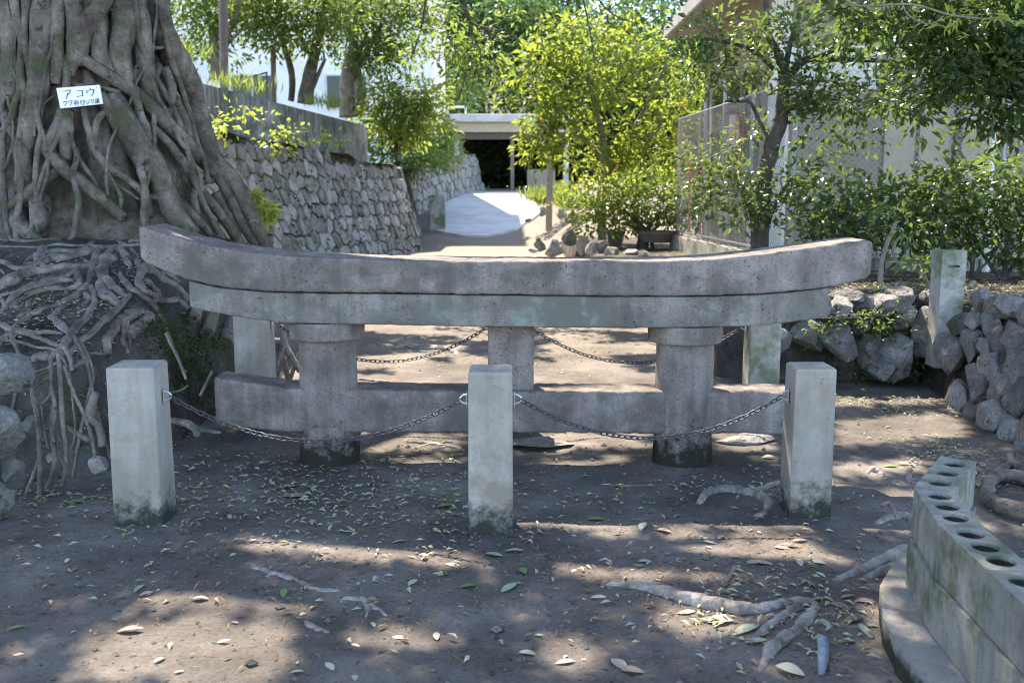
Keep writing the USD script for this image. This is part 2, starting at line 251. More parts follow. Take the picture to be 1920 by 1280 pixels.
# ------------------------------------------------------------------ terrain heights
sst = lambda t: (lambda u: u * u * (3 - 2 * u))(np.clip(t, 0, 1))
def pdist(poly, x, y):
    """distance inside (+) / outside (-) a polygon"""
    pts = shapely.points(x, y); d = shapely.distance(poly.boundary, pts); return np.where(shapely.contains(poly, pts), d, -d)
def hground(x, y):
    x, y = np.asarray(x, float), np.asarray(y, float); p = np.stack([x, y, 0 * x], -1)
    z = .05 * (meshkit.fbm(p * .9, 4, 3) - .5) + .018 * (meshkit.fbm(p * 5, 3, 8) - .5) + .006 * (meshkit.fbm(p * 22, 2, 5) - .5)
    z = z * np.clip((14 - y) / 6, .25, 1)
    for cx in (-1.085, 1.02):                                                        # soil heaped round the pillars
        z = z + .035 * np.exp(-(((x - cx) / .42) ** 2 + ((y - 5.62) / .3) ** 2))
    z = z + 1.6 * sst((y - 29) / 17) 
    z = z + .75 * sst((x - 0.55 - .02 * (34 - y)) / 1.6) * sst((y - 22) / 5) * sst((46 - y) / 8)
    return z
MOUNDP = Polygon([(-9, 5.1), (-2.85, 5.3), (-2.4, 5.55), (-2.2, 6.2), (-2.12, 7.3), (-2.1, 8.3), (-2.5, 9.7), (-3.6, 12.5), (-4.6, 15.5), (-14, 17)])
def hmound(x, y):
    x, y = np.asarray(x, float), np.asarray(y, float); p = np.stack([x, y, 0 * x], -1)
    w = .34 * (meshkit.fbm(p * 1.6, 4, 21) - .5)
    d = pdist(MOUNDP, x, y) + w
    top = .58 + .29 * np.clip(y - 5.2, 0, 2.1) + .1 * (meshkit.fbm(p * 1.9, 4, 11) - .5) + .04 * (meshkit.fbm(p * 8, 3, 12) - .5)
    return -.12 + (top + .12) * sst((d + .1) / .42)
TERP = Polygon([(1.75, 8.42), (3.42, 8.32), (3.3, 7.2), (3.22, 6.0), (3.2, 4.2), (22, 4.2), (22, 30), (3.2, 29), (1.15, 25.5), (1.3, 16)])
def hterr(x, y):
    x, y = np.asarray(x, float), np.asarray(y, float); p = np.stack([x, y, 0 * x], -1)
    d = pdist(TERP, x, y); top = np.interp(y, [6, 9, 12.6, 20, 26], [.72, .72, .57, .42, .42]) + .06 * (meshkit.fbm(p * 2, 4, 31) - .5) + .03 * (meshkit.fbm(p * 9, 3, 32) - .5)
    return -.12 + (top + .12) * sst((d + .02) / .22)
def hall(x, y): return np.maximum(np.maximum(hground(x, y), hmound(x, y)), hterr(x, y))
def hit(px, py, hf=hall, y0=2.0, y1=60.0):
    """where the sight line through a photo pixel meets the terrain"""
    d = ray(px, py); Y = np.concatenate([np.arange(y0, 14, .02), np.arange(14, y1, .1)]); t = Y / d[1]
    P = np.array([0, 0, HC]) + t[:, None] * d; below = P[:, 2] <= hf(P[:, 0], P[:, 1]); k = int(np.argmax(below)) if below.any() else len(Y) - 1
    return P[k]

# ------------------------------------------------------------------ setting
ys = np.unique(np.concatenate([np.linspace(-40, 1.2, 14), np.arange(1.2, 7.5, .032), np.arange(7.5, 14, .07), np.arange(14, 50, .4), np.linspace(50, 220, 18)]))
xs = np.unique(np.concatenate([np.linspace(-160, -6, 18), np.arange(-6, -3, .1), np.arange(-3, 3.2, .032), np.arange(3.2, 6, .1), np.linspace(6, 160, 18)]))
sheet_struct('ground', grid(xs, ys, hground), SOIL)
g = grid(np.concatenate([np.arange(-14, -6, .25), np.arange(-6, -1.6, .035)]), np.concatenate([np.arange(4.7, 9.5, .035), np.arange(9.5, 17.5, .2)]), hmound)
sheet_struct('earth_mound', cull(g, g[0][:, 2] > -.11), MOUND)
g = grid(np.concatenate([np.arange(.8, 4, .05), np.arange(4, 22, .4)]), np.concatenate([np.arange(4, 10.5, .05), np.arange(10.5, 30, .3)]), hterr)
sheet_struct('planting_bed', cull(g, g[0][:, 2] > -.11), BEDSOIL)
# concrete path climbing to the far gate
pl = [(868, 362), (972, 362), (1004, 384), (1012, 402), (985, 420), (971, 432), (941, 441), (908, 446), (870, 445), (838, 440), (812, 432), (805, 404), (838, 382)]
PP = Polygon([hit(a, b, hground, 10)[:2] for a, b in pl])
slabs = []
for y0, y1 in ((20, 34.2), (34.24, 37.6), (37.64, 60)):
    tri = trimesh.creation.extrude_polygon(PP.intersection(shapely.box(-9, y0, 9, y1)), .1, engine='earcut').subdivide_to_size(.9); v = np.array(tri.vertices); v[:, 2] += hground(v[:, 0], v[:, 1]) - .03; slabs.append((v, np.array(tri.faces)))
sheet_struct('path', join(*slabs), PATHC, False)
# far slope behind the gate
sheet_struct('hillside', grid(np.linspace(-60, 80, 60), np.linspace(50, 170, 40), lambda x, y: 1.5 + 15 * sst((y - 54) / 60) + 2.5 * (meshkit.fbm(np.stack([x, y, 0 * x], -1) * .07, 3, 5) - .5)), plain('forest_floor', (.05, .06, .03), .95))

# ------------------------------------------------------------------ torii
YF, YB = 5.48, 5.88
tor = thing('stone_gate', 'half-buried weathered stone shrine gate with upswept top beam, standing in bare soil', 'shrine gate', (0, 5.68, 0))
def prof(pts, Y=YF):
    q = np.array([at(a, b, Y)[[0, 2]] for a, b in pts]); from scipy.interpolate import PchipInterpolator
    return PchipInterpolator(q[:, 0], q[:, 1], extrapolate=True)
def beam(x0, x1, zb, zt, y0, y1, r=.02, n=150, amp=.006, seed=1, endr=.02):
    xs = np.concatenate([[x0, x0 + endr * .25, x0 + endr], np.linspace(x0 + endr * 2, x1 - endr * 2, n), [x1 - endr, x1 - endr * .25, x1]])
    ins = np.concatenate([[endr, endr * .4, 0], np.zeros(n), [0, endr * .4, endr]])
    V = []
    for x, e in zip(xs, ins):
        a, b, c, d = y0 + e, y1 - e, float(zb(x)) + e, float(zt(x)) - e; P = []
        ny, nz = 10, 8
        P += [(a + r + (b - a - 2 * r) * t, c) for t in np.linspace(0, 1, ny)] + [(b - r * .3, c + r * .3)] + [(b, c + r + (d - c - 2 * r) * t) for t in np.linspace(0, 1, nz)] + [(b - r * .3, d - r * .3)]
        P += [(b - r - (b - a - 2 * r) * t, d) for t in np.linspace(0, 1, ny)] + [(a + r * .3, d - r * .3)] + [(a, d - r - (d - c - 2 * r) * t) for t in np.linspace(0, 1, nz)] + [(a + r * .3, c + r * .3)]
        V.append([(x, y, z) for y, z in P])
    V = np.array(V); k = V.shape[1]; ctr = V.mean(1, keepdims=True); o = V - ctr; o[..., 0] = 0; o /= np.linalg.norm(o, axis=2, keepdims=True) + 1e-9
    V = V + o * amp * 2 * (meshkit.fbm(V * np.array([4, 6, 6]) + seed, 5, seed) - .5)[..., None] + o * amp * .9 * np.minimum(0, meshkit.fbm(V * 24 + seed, 3, seed + 3) - .5)[..., None] * 4.5
    i, j = np.meshgrid(np.arange(len(xs) - 1), np.arange(k), indexing='ij'); jn = (j + 1) % k
    f = np.stack([i * k + j, i * k + jn, (i + 1) * k + jn, (i + 1) * k + j], -1).reshape(-1, 4); f = np.vstack([f[:, [0, 1, 2]], f[:, [0, 2, 3]]])
    v = V.reshape(-1, 3); N = len(v); v = np.vstack([v, V[0].mean(0), V[-1].mean(0)])
    caps = [[N, (q + 1) % k, q] for q in range(k)] + [[N + 1, (len(xs) - 1) * k + q, (len(xs) - 1) * k + (q + 1) % k] for q in range(k)]
    return v, np.vstack([f, caps])[:, ::-1]
kt = prof([(258, 421), (320, 441), (400, 461), (500, 475), (600, 482), (700, 486), (960, 490), (1200, 490), (1330, 486), (1430, 476), (1530, 463), (1638, 449)])
kb = prof([(258, 487), (305, 508), (352, 525), (430, 541), (540, 548), (700, 550), (960, 553), (1250, 556), (1400, 553), (1500, 545), (1560, 537), (1638, 518)])
sb = prof([(352, 577), (432, 592), (550, 606), (700, 609), (960, 613), (1200, 615), (1400, 612), (1480, 605), (1556, 594)], YF + .012)
mk('top_beam', beam(at(258, 450, YF)[0], at(1638, 480, YF)[0], kb, kt, YF, YB, .015, 240, .008, 2, .03), TUFF, tor, 40)
mk('under_beam', beam(at(352, 550, YF)[0], at(1556, 570, YF)[0], sb, lambda x: kb(x) - .003, YF + .012, YB - .012, .01, 150, .005, 5, .015), TUFFL, tor, 40)
nt = prof([(400, 705), (470, 716), (556, 727), (700, 730), (960, 732), (1200, 733), (1497, 734)], 5.57); nb = prof([(400, 798), (470, 806), (556, 811), (700, 812), (960, 813), (1200, 814), (1497, 815)], 5.57)
mk('tie_beam', beam(at(400, 750, 5.57)[0], at(1497, 770, 5.57)[0], nb, nt, 5.57, 5.81, .02, 150, .008, 9, .03), TUFF, tor, 40)
zs0, zs1 = float(nt(0)) - .004, float(sb(0)) + .006
mk('centre_strut', box(at(915, 670, 5.58)[0], at(1001, 670, 5.58)[0], 5.58, 5.80, zs0, zs1, .008), TUFF, tor)
def lathe(c, prof_, sides=40, amp=.006, seed=1):
    q = spline(np.array([[r, z, 0] for r, z in prof_]), 46) if len(prof_) > 2 else np.array(prof_)
    g_ = np.arange(sides) * 2 * np.pi / sides
    V = np.stack([c[0] + q[:, :1] * np.cos(g_), c[1] + q[:, :1] * np.sin(g_), np.repeat(q[:, 1:2], sides, 1)], -1)
    n = V.shape[0]; o = V - np.array([c[0], c[1], 0]); o[..., 2] = 0; o /= np.linalg.norm(o, axis=2, keepdims=True) + 1e-9
    V = V + o * amp * 2 * (meshkit.fbm(V * 6 + seed, 5, seed) - .5)[..., None]
    i, j = np.meshgrid(np.arange(n - 1), np.arange(sides), indexing='ij'); jn = (j + 1) % sides
    f = np.stack([i * sides + j, i * sides + jn, (i + 1) * sides + jn, (i + 1) * sides + j], -1).reshape(-1, 4); f = np.vstack([f[:, [0, 1, 2]], f[:, [0, 2, 3]]])
    v = V.reshape(-1, 3); N = len(v); v = np.vstack([v, V[0].mean(0), V[-1].mean(0)])
    caps = [[N, (k + 1) % sides, k] for k in range(sides)] + [[N + 1, (n - 1) * sides + k, (n - 1) * sides + (k + 1) % sides] for k in range(sides)]
    return v, np.vstack([f, caps])
for px, xl, xr, seed in ((616, 561, 671, 3), (1282, 1228, 1338, 8)):
    c = at(px, 720, 5.69); k = scale(at(px, 720, 5.53)); r = (xr - xl) / 2 * k
    ztop = float(sb(c[0])) - .002; cap = .093
    p = mk('pillar', lathe(c, [(r * 1.06, -.25), (r * 1.05, .02), (r * 1.02, .25), (r * 1.0, .5), (r * .985, ztop - cap)], 48, .008, seed), PILLAR, tor, 40)
    R = 71 * k
    mk('capital', lathe(c, [(R * .9, ztop - cap - .012), (R * .985, ztop - cap), (R * 1.0, ztop - cap + .02), (R * 1.01, ztop - .02), (R * .985, ztop)], 48, .005, seed + 1), TUFF, p, 40)

# ------------------------------------------------------------------ concrete posts and chains
def rpost(cx, cy, w, d, z0, z1, r=.016, rot=0.0):
    s = trimesh.creation.icosphere(2, r); P = []
    for sx in (-1, 1):
        for sy in (-1, 1):
            for z, e in ((z0, 0), (z1 - r, .006)):
                P.append(np.array(s.vertices) + [sx * (w / 2 - r - e), sy * (d / 2 - r - e), z])
    P.append(np.array([[0, 0, z1 + .004]])); m = trimesh.convex.convex_hull(np.vstack(P)); v = np.array(m.vertices); co, si = math.cos(rot), math.sin(rot)
    return np.c_[cx + v[:, 0] * co - v[:, 1] * si, cy + v[:, 0] * si + v[:, 1] * co, v[:, 2]], np.array(m.faces)
posts = {}
def post(key, label, Y, pxl, pxr, pytop, rot=0.0, sides=(-1, 1), pyring=745, m=CONC):
    a, b = at(pxl, pytop, Y), at(pxr, pytop, Y); w = b[0] - a[0]; c = np.array([(a[0] + b[0]) / 2, Y + w / 2, 0]); zt = a[2]
    t = thing('concrete_post', label, 'post', c, 'square concrete posts carrying chains round the stone gate')
    mk('shaft', rpost(c[0], c[1], w, w, -.3, zt, .016, rot), m, t, 35)
    zr = at(pxl, pyring, Y + w / 2)[2]; ends = {}
    for s in sides:
        x = c[0] + s * (w / 2 + .002); g_ = np.linspace(-np.pi / 2, np.pi / 2, 9)
        loop = [(x - s * .01, c[1], zr - .022)] + [(x + s * .034 * math.cos(q), c[1], zr + .022 * math.sin(q)) for q in g_] + [(x - s * .01, c[1], zr + .022)]
        h = mk('ring_bolt', tube(loop, .0055, 26, 6), SHACK, t, True); mk('wall_plate', box(min(x, x + s * .005), max(x, x + s * .005), c[1] - .016, c[1] + .016, zr - .036, zr + .036, .002), SHACK, t)
        ends[s] = np.array([x + s * .03, c[1], zr - .004])
    posts[key] = ends; return t
post('fl', 'square concrete post at front left, nearest the tree roots, with dark mossy foot', 4.59, 192, 287, 689, .03, (1,), 742)
post('fm', 'square concrete post in the middle of the front row, before the stone gate', 4.45, 875, 963, 697, 0, (-1, 1), 748)
post('fr', 'square concrete post at front right, its left side in sunlight', 4.7, 1492, 1574, 691, 0, (-1,), 741)
post('bl', 'square concrete post behind the gate at the left, between pillar and root bank', 6.5, 432, 499, 560, 0, (1,), 606)
post('bm', 'square concrete post hidden behind the centre strut of the stone gate', 6.55, 922, 985, 565, 0, (-1, 1), 612)
post('br', 'square yellowish concrete post behind the right pillar of the gate', 6.5, 1409, 1470, 560, 0, (-1,), 612, OLDCONC)
def link_mesh(p, t, nrm, L=.038, W=.021, r=.0036):
    b = np.cross(t, nrm); n = 14; q = np.arange(n) * 2 * np.pi / n; sx = L / 2 - W / 2
    pts = np.stack([np.cos(q) * W / 2 + np.sign(np.cos(q)) * sx, np.sin(q) * W / 2], 1); s = 5; g_ = np.arange(s) * 2 * np.pi / s
    V = []
    for (x, y), a in zip(pts, q):
        o = np.array([math.cos(a), math.sin(a)])
        V += [p + t * (x + o[0] * r * math.cos(k)) + b * (y + o[1] * r * math.cos(k)) + nrm * r * math.sin(k) for k in g_]
    f = []
    for i in range(n):
        for j in range(s):
            a, b_, c, d = i * s + j, i * s + (j + 1) % s, ((i + 1) % n) * s + (j + 1) % s, ((i + 1) % n) * s + j; f += [[a, c, b_], [a, d, c]]
    return np.array(V), np.array(f)
def chain(A, B, lowz, label):
    t_ = thing('chain', label, 'chain', (A + B) / 2, 'dark steel chains hung between the concrete posts'); x = np.linspace(0, 1, 400)
    zA, zB = A[2], B[2]; sag = (zA + zB) / 2 - lowz
    c = A + (B - A) * x[:, None]; c[:, 2] -= 4 * sag * x * (1 - x)
    s = np.r_[0, np.cumsum(np.linalg.norm(np.diff(c, axis=0), axis=1))]; n = int(s[-1] / .0305)
    for k in range(n):
        u = (k + .5) / n * s[-1]; p = np.array([np.interp(u, s, c[:, i]) for i in range(3)]); t = np.array([np.interp(u + .01, s, c[:, i]) - np.interp(u - .01, s, c[:, i]) for i in range(3)]); t /= np.linalg.norm(t) + 1e-9
        n0 = np.cross(t, [0, .2, 1.0]); n0 /= np.linalg.norm(n0); n1 = np.cross(t, n0); a = .75 + (k % 2) * np.pi / 2 + .2 * math.sin(k * 1.7)
        mk('link', link_mesh(p, t, n0 * math.cos(a) + n1 * math.sin(a)), DARKM, t_, True)
chain(posts['fl'][1], posts['fm'][-1], at(580, 838, 4.52)[2], 'front chain sagging from the left post to the middle post')
chain(posts['fm'][1], posts['fr'][-1], at(1220, 832, 4.57)[2], 'front chain sagging from the middle post to the right post')
chain(posts['bl'][1], posts['bm'][-1], at(690, 682, 6.55)[2], 'rear chain seen through the left opening of the gate')
chain(posts['bm'][1], posts['br'][-1], at(1200, 684, 6.55)[2], 'rear chain seen through the right opening of the gate')

# ------------------------------------------------------------------ the great fig tree on its mound
FC = np.array([-3.72, 9.15, 0.9])
fig = thing('fig_tree', 'huge old fig tree with a trunk of fused grey roots spreading over an earth mound', 'tree', FC)
def Rf(z): return np.interp(z, [.6, .95, 1.2, 1.5, 2.0, 2.6, 3.3, 4.5, 6], [1.38, 1.28, 1.14, 1.02, .93, .86, .80, .74, .6])
def ctr(z): return FC[:2] + np.array([-.06, .0]) * np.clip(z - 1.2, -1, 3)
def th(px, py, out=0.0):
    d = ray(px, py); Y = np.arange(7.2, 10.2, .01); P = np.array([0, 0, HC]) + (Y / d[1])[:, None] * d
    cc = np.array([ctr(z) for z in P[:, 2]]); rr = np.hypot(P[:, 0] - cc[:, 0], P[:, 1] - cc[:, 1]) - Rf(P[:, 2]) - out; k = np.argmax(rr < 0) if (rr < 0).any() else int(np.argmin(rr))
    return P[k]
zz = np.linspace(.3, 5.2, 130); aa = np.arange(220) * 2 * np.pi / 220
A, Z = np.meshgrid(aa, zz); tw = A + .16 * np.sin(Z * 1.3) + .10 * Z; nz = np.stack([np.cos(tw) * 3.1, np.sin(tw) * 3.1, Z * .55], -1)
ridge = 1 - np.abs(2 * meshkit.fbm(nz * 1.25, 3, 41) - 1) * 1.6; R = Rf(Z) + .17 * (ridge - .8) + .05 * (meshkit.fbm(nz * 5, 3, 42) - .5) - .15
cz = np.array([ctr(z) for z in zz]); V = np.stack([cz[:, None, 0] + R * np.cos(A), cz[:, None, 1] + R * np.sin(A), Z], -1)
i, j = np.meshgrid(np.arange(129), np.arange(220), indexing='ij'); jn = (j + 1) % 220
mk('trunk', (V.reshape(-1, 3), np.stack([i * 220 + j, i * 220 + jn, (i + 1) * 220 + jn, (i + 1) * 220 + j], -1).reshape(-1, 4)), BARK, fig, True)
Z1 = lambda L, ox=0, oy=0, k=2.667: [(ox + a / k, oy + b / k, w / k) for a, b, w in L]
strands = [Z1(s) for s in [
    [(780, -40, 100), (800, 100, 110), (830, 200, 130), (890, 320, 140), (960, 480, 120), (1015, 640, 100), (1060, 780, 90), (1180, 920, 80), (1260, 1090, 70), (1340, 1250, 55)],
    [(390, 280, 70), (440, 310, 62), (580, 400, 66), (700, 480, 72), (800, 580, 80), (900, 680, 76), (1000, 790, 72), (1110, 900, 66), (1200, 1090, 55), (1290, 1240, 50)],
    [(480, 430, 50), (510, 490, 60), (600, 640, 66), (700, 800, 62), (770, 900, 58), (860, 990, 52), (960, 1070, 46), (1050, 1170, 40)],
    [(560, 480, 90), (620, 600, 130), (700, 740, 140), (790, 880, 130), (860, 1040, 120), (950, 1170, 110)],
    [(540, -30, 90), (490, 40, 100), (430, 130, 110), (395, 230, 110), (400, 320, 80)], [(480, -20, 70), (440, 60, 80)],
    [(500, 60, 70), (495, 180, 90), (500, 300, 80), (540, 360, 60)], [(610, -30, 120), (620, 120, 120), (600, 260, 110), (620, 380, 80), (650, 440, 60)],
    [(690, -30, 80), (710, 150, 90), (725, 300, 90), (735, 440, 70), (745, 540, 60)], [(350, -20, 90), (370, 100, 80), (370, 250, 70), (345, 380, 50)],
    [(220, 660, 60), (245, 760, 70), (330, 850, 76), (450, 940, 68), (550, 1030, 62), (620, 1090, 55)], [(310, 840, 55), (170, 940, 60), (60, 1030, 64), (-30, 1110, 70)],
    [(340, 280, 40), (330, 480, 50), (315, 570, 70), (260, 700, 76), (235, 750, 60)], [(340, 560, 70), (330, 700, 80), (340, 800, 70)],
    [(415, 530, 32), (440, 640, 36), (465, 730, 44), (540, 830, 44), (640, 900, 40), (720, 970, 46), (740, 1090, 50)], [(730, 985, 30), (860, 990, 26), (960, 1050, 24)],
    [(790, 330, 50), (760, 470, 52), (740, 540, 50)], [(820, 340, 56), (860, 470, 46), (840, 560, 40), (780, 570, 34)], [(880, 500, 40), (930, 620, 50), (960, 740, 44)],
    [(740, 620, 40), (820, 690, 46), (900, 790, 50), (990, 930, 50), (1060, 1020, 52), (1130, 1110, 50), (1200, 1230, 46)], [(1060, 900, 40), (970, 1000, 40), (990, 1070, 40)],
    [(1080, 960, 50), (1120, 1060, 70), (1180, 1180, 60), (1230, 1260, 50)],
    [(20, -30, 110), (60, 200, 110), (50, 420, 100), (20, 560, 90)], [(120, -30, 34), (130, 250, 36), (100, 480, 34), (75, 640, 30)], [(215, -30, 100), (205, 220, 110), (190, 430, 110), (150, 640, 100), (120, 800, 100)],
    [(290, -30, 60), (285, 300, 70), (280, 420, 50)], [(100, 660, 90), (120, 860, 90), (110, 960, 80)], [(100, 1060, 90), (100, 1130, 90), (180, 1200, 70), (190, 1260, 50)], [(20, 1100, 70), (40, 1190, 70), (-30, 1240, 60)],
    [(200, 1000, 100), (200, 1100, 90), (190, 1150, 60)], [(-20, 480, 60), (60, 640, 70), (150, 760, 60)],
    [(540, 40, 14), (620, 90, 16), (700, 140, 18), (780, 240, 20), (850, 235, 16), (900, 275, 14)], [(530, 220, 14), (570, 370, 16), (660, 470, 16)], [(290, 470, 12), (210, 530, 14), (150, 620, 12)],
    [(345, 640, 22), (400, 800, 24), (470, 900, 24), (500, 970, 24)], [(500, 800, 18), (560, 900, 20), (605, 990, 22), (590, 1060, 20)], [(520, 880, 14), (640, 960, 16), (700, 1000, 14)],
    [(690, 340, 50), (650, 420, 40)], [(555, 540, 40), (480, 620, 36), (470, 720, 36)], [(380, 430, 24), (500, 440, 22), (600, 460, 20)]]]
for k, s in enumerate(strands):
    P = []; n = len(s); Rr = []
    for a, b, w in s:
        r = max(w, 5) / 2 * .0042; e_ = (b is s[0][1] and b > 5) or (b is s[-1][1]); p = th(a, b, -(1.25 if e_ else .25) * r); P.append(p); Rr.append(w / 2 * scale(p))
    mk('trunk_root', tube(P, Rr, max(18, 8 * n), 16 if Rr[0] > .06 else 9, .12, k), BARK, fig, True)
g_ = np.random.default_rng(29)
for k in range(30):                                                                  # thinner roots running down between the big ones
    a, z = g_.uniform(-2.75, -.25), g_.uniform(1.9, 4.6); r0 = g_.uniform(.01, .034); P = []; n = int(g_.integers(10, 24)); da = g_.normal() * .03 + .012
    for q in range(n):
        rr = float(Rf(z)) - r0 * (1.2 if q in (0, n - 1) else .1) + .03; cc = ctr(z); P.append([cc[0] + rr * math.cos(a), cc[1] + rr * math.sin(a), z]); da = .8 * da + g_.normal() * .022; a += da + (.012 if z < 1.8 else 0); z -= g_.uniform(.08, .16)
        if z < .8: break
    mk('trunk_root', tube(P, np.linspace(r0, r0 * g_.uniform(.6, 1.2), len(P)), 3 * len(P), 8, .12, k), BARK, fig, True)
# roots over the mound, read off the photograph and laid on the ground
mroots = [Z1(s, 0, 400) for s in [
    [(-20, 380, 60), (130, 315, 52), (280, 278, 40), (500, 262, 34), (565, 215, 34)], [(10, 490, 24), (100, 400, 30), (230, 352, 34), (365, 330, 30)], [(55, 480, 22), (150, 410, 26), (330, 376, 24)],
    [(90, 520, 24), (200, 490, 26), (340, 436, 28), (400, 408, 30), (450, 350, 36), (470, 290, 40), (500, 170, 40)], [(345, 700, 24), (480, 580, 28), (600, 470, 28), (650, 400, 24)],
    [(310, 680, 36), (360, 600, 32), (440, 520, 30), (480, 440, 28), (455, 350, 26)], [(100, 745, 34), (200, 722, 34), (320, 700, 38)], [(-20, 670, 24), (80, 600, 28), (250, 650, 26), (315, 690, 30)], [(-20, 550, 26), (100, 590, 28), (320, 602, 20)],
    [(640, 420, 30), (560, 370, 40), (515, 290, 50), (565, 225, 56)], [(600, 290, 22), (650, 380, 26), (740, 440, 26), (800, 530, 24), (835, 600, 22)],
    [(715, 250, 40), (790, 320, 34), (880, 370, 30), (940, 430, 30)], [(720, 260, 36), (700, 340, 34), (725, 400, 30), (800, 425, 24)], [(755, 440, 24), (860, 440, 26), (940, 470, 24)],
    [(530, 690, 40), (545, 610, 44), (620, 530, 40), (750, 500, 56)], [(650, 610, 50), (700, 560, 54), (745, 515, 50)], [(630, 480, 16), (615, 600, 24), (635, 690, 20)], [(660, 480, 20), (640, 560, 18), (650, 690, 14)],
    [(125, 250, 26), (260, 195, 28), (400, 190, 26), (465, 140, 20)], [(-20, 235, 24), (100, 285, 24), (200, 300, 20)], [(570, 170, 26), (620, 200, 30), (645, 280, 28)], [(380, -10, 12), (480, 80, 16), (600, 140, 16), (690, 210, 16)],
    [(330, 400, 20), (400, 330, 34), (380, 300, 30)], [(140, 810, 16), (230, 780, 14), (300, 740, 14)], [(360, 760, 24), (440, 730, 26), (420, 700, 20)], [(380, 700, 20), (470, 700, 16), (560, 725, 12)],
    [(90, 310, 24), (200, 250, 40), (330, 230, 44), (480, 190, 40)], [(220, 170, 30), (190, 240, 30), (230, 270, 24)], [(730, 330, 30), (760, 380, 26), (800, 410, 20)], [(680, 230, 26), (740, 300, 22), (820, 300, 20), (900, 340, 18)],
    [(0, 425, 20), (90, 470, 18), (140, 450, 16)], [(420, 400, 24), (440, 440, 20), (410, 470, 16)], [(500, 330, 40), (530, 420, 50), (590, 450, 40)]]]
for k, s in enumerate(mroots):
    P, Rr = [], []
    s2 = spline(np.array(s), 5 * len(s))
    gj = np.random.default_rng(k); s2[1:-1, :2] += gj.normal(size=(len(s2) - 2, 2)) * 2.2; s2[:, 2] *= gj.uniform(.85, 1.2, len(s2)); last = len(s2) - 1
    for qi, (a, b, w) in enumerate(s2):
        p = hit(a, b, hmound, 4.6, 12); r = w * .6 * scale(p); P.append(p + [0, 0, r * (-.7 if qi in (0, last) else .25)]); Rr.append(r)
    P = np.array(P); P[1:-1] = (P[:-2] + 2 * P[1:-1] + P[2:]) / 4
    mk('surface_root', tube(P, Rr, 10 * len(s), 12, .18, 60 + k), ROOTB, fig, True)
g_ = np.random.default_rng(23)
for k in range(28):                                                                  # finer roots running down the mound
    p = np.array([g_.uniform(-4.9, -2.35), g_.uniform(5.7, 8.2)]); a = -1.57 + g_.normal() * .55; r0 = g_.uniform(.007, .026); P = []
    for q in range(14):
        z = float(hmound(p[:1], p[1:])[0]); P.append([*p, z + r0 * .3]); a += g_.normal() * .32; p = p + np.array([math.cos(a), math.sin(a)]) * g_.uniform(.07, .13)
        if z < .1: break
    if len(P) > 5: mk('surface_root', tube(P, np.linspace(r0, r0 * .45, len(P)), 3 * len(P), 7, .16, k), ROOTB, fig, True)
def hang(L, Y0, Y1, ox, oy, k):
    out = []
    for n_, s in enumerate(L):
        P, Rr = [], []
        for q, (a, b, w) in enumerate(s):
            p = at(ox + a / k, oy + b / k, Y0 + (Y1 - Y0) * q / max(1, len(s) - 1)); P.append(p); Rr.append(w / k / 2 * scale(p))
        mk('hanging_root', tube(P, Rr, 10 * len(s), 10, .18, 90 + n_ + int(Y0 * 10)), ROOTB, fig, True)
hang([[(180, 200, 20), (215, 270, 26), (250, 430, 34), (290, 650, 36), (300, 900, 36), (290, 1210, 34)], [(380, 120, 30), (390, 350, 32), (410, 480, 34), (400, 750, 36), (410, 880, 34), (340, 1100, 20)],
      [(440, 90, 34), (455, 350, 34), (470, 600, 34), (490, 750, 34), (500, 910, 30)], [(480, 180, 24), (560, 400, 28), (640, 570, 30), (690, 720, 34), (712, 870, 32)], [(520, 230, 12), (550, 500, 14), (562, 690, 14), (525, 820, 10)],
      [(490, 640, 34), (580, 690, 40), (670, 745, 40)], [(285, 900, 24), (230, 1050, 26), (180, 1170, 20)], [(480, 40, 40), (520, 110, 36), (540, 220, 30)], [(440, 860, 30), (490, 960, 36), (460, 1090, 26)], [(395, 480, 22), (388, 620, 30), (405, 760, 30)],
      [(310, 470, 12), (330, 640, 14), (360, 800, 12)], [(370, 340, 14), (370, 400, 14), (300, 470, 20), (260, 420, 14)], [(270, 340, 16), (360, 270, 16)], [(210, 250, 20), (340, 205, 18)], [(450, 600, 14), (435, 680, 14), (455, 750, 12)], [(720, 380, 60), (680, 540, 70), (740, 640, 60), (760, 790, 50)]], 5.22, 5.12, 0, 640, 4)
hang([[(835, 600, 22), (860, 660, 20), (895, 735, 18), (930, 830, 14)], [(815, 1035, 30), (900, 1040, 34), (970, 1070, 40), (985, 1105, 30)], [(985, 1075, 30), (1060, 1090, 20), (1100, 1095, 12)], [(940, 860, 12), (900, 885, 12), (850, 893, 10)], [(1060, 790, 14), (1000, 910, 14)]], 5.75, 5.55, 0, 400, 2.667)
hang([[(1340, 640, 40), (1420, 660, 44), (1390, 760, 40), (1370, 850, 36)], [(1400, 560, 30), (1430, 660, 34), (1470, 740, 30), (1500, 790, 26)], [(1360, 640, 24), (1420, 740, 26), (1440, 850, 22)], [(1500, 700, 26), (1460, 800, 24), (1440, 860, 20)]], 8.0, 7.9, 0, 400, 2.667)
for cx, cy, w, l in ((1020, 575, 34, (40, 70)), (1110, 630, 36, (-50, 60)), (960, 500, 30, (30, -40))):      # sawn roots on the bank, heartwood showing
    a = hit(cx / 2.667, 400 + cy / 2.667, hmound, 5.2, 9); k = scale(a); b = a + np.array([-l[0] * .0, .3, .16]); a = a + np.array([.05, -.1, -.02]); r = w / 2.667 * k
    t = mk('sawn_root', tube([b, (a + b) / 2, a], [r * 1.1, r * 1.05, r], 12, 12, .08, cx), ROOTB, fig, 40)
    mk('heartwood', tube([a, a + (a - b) / np.linalg.norm(a - b) * .006], [r * .45, r * .4], 3, 10), TREEB, t)
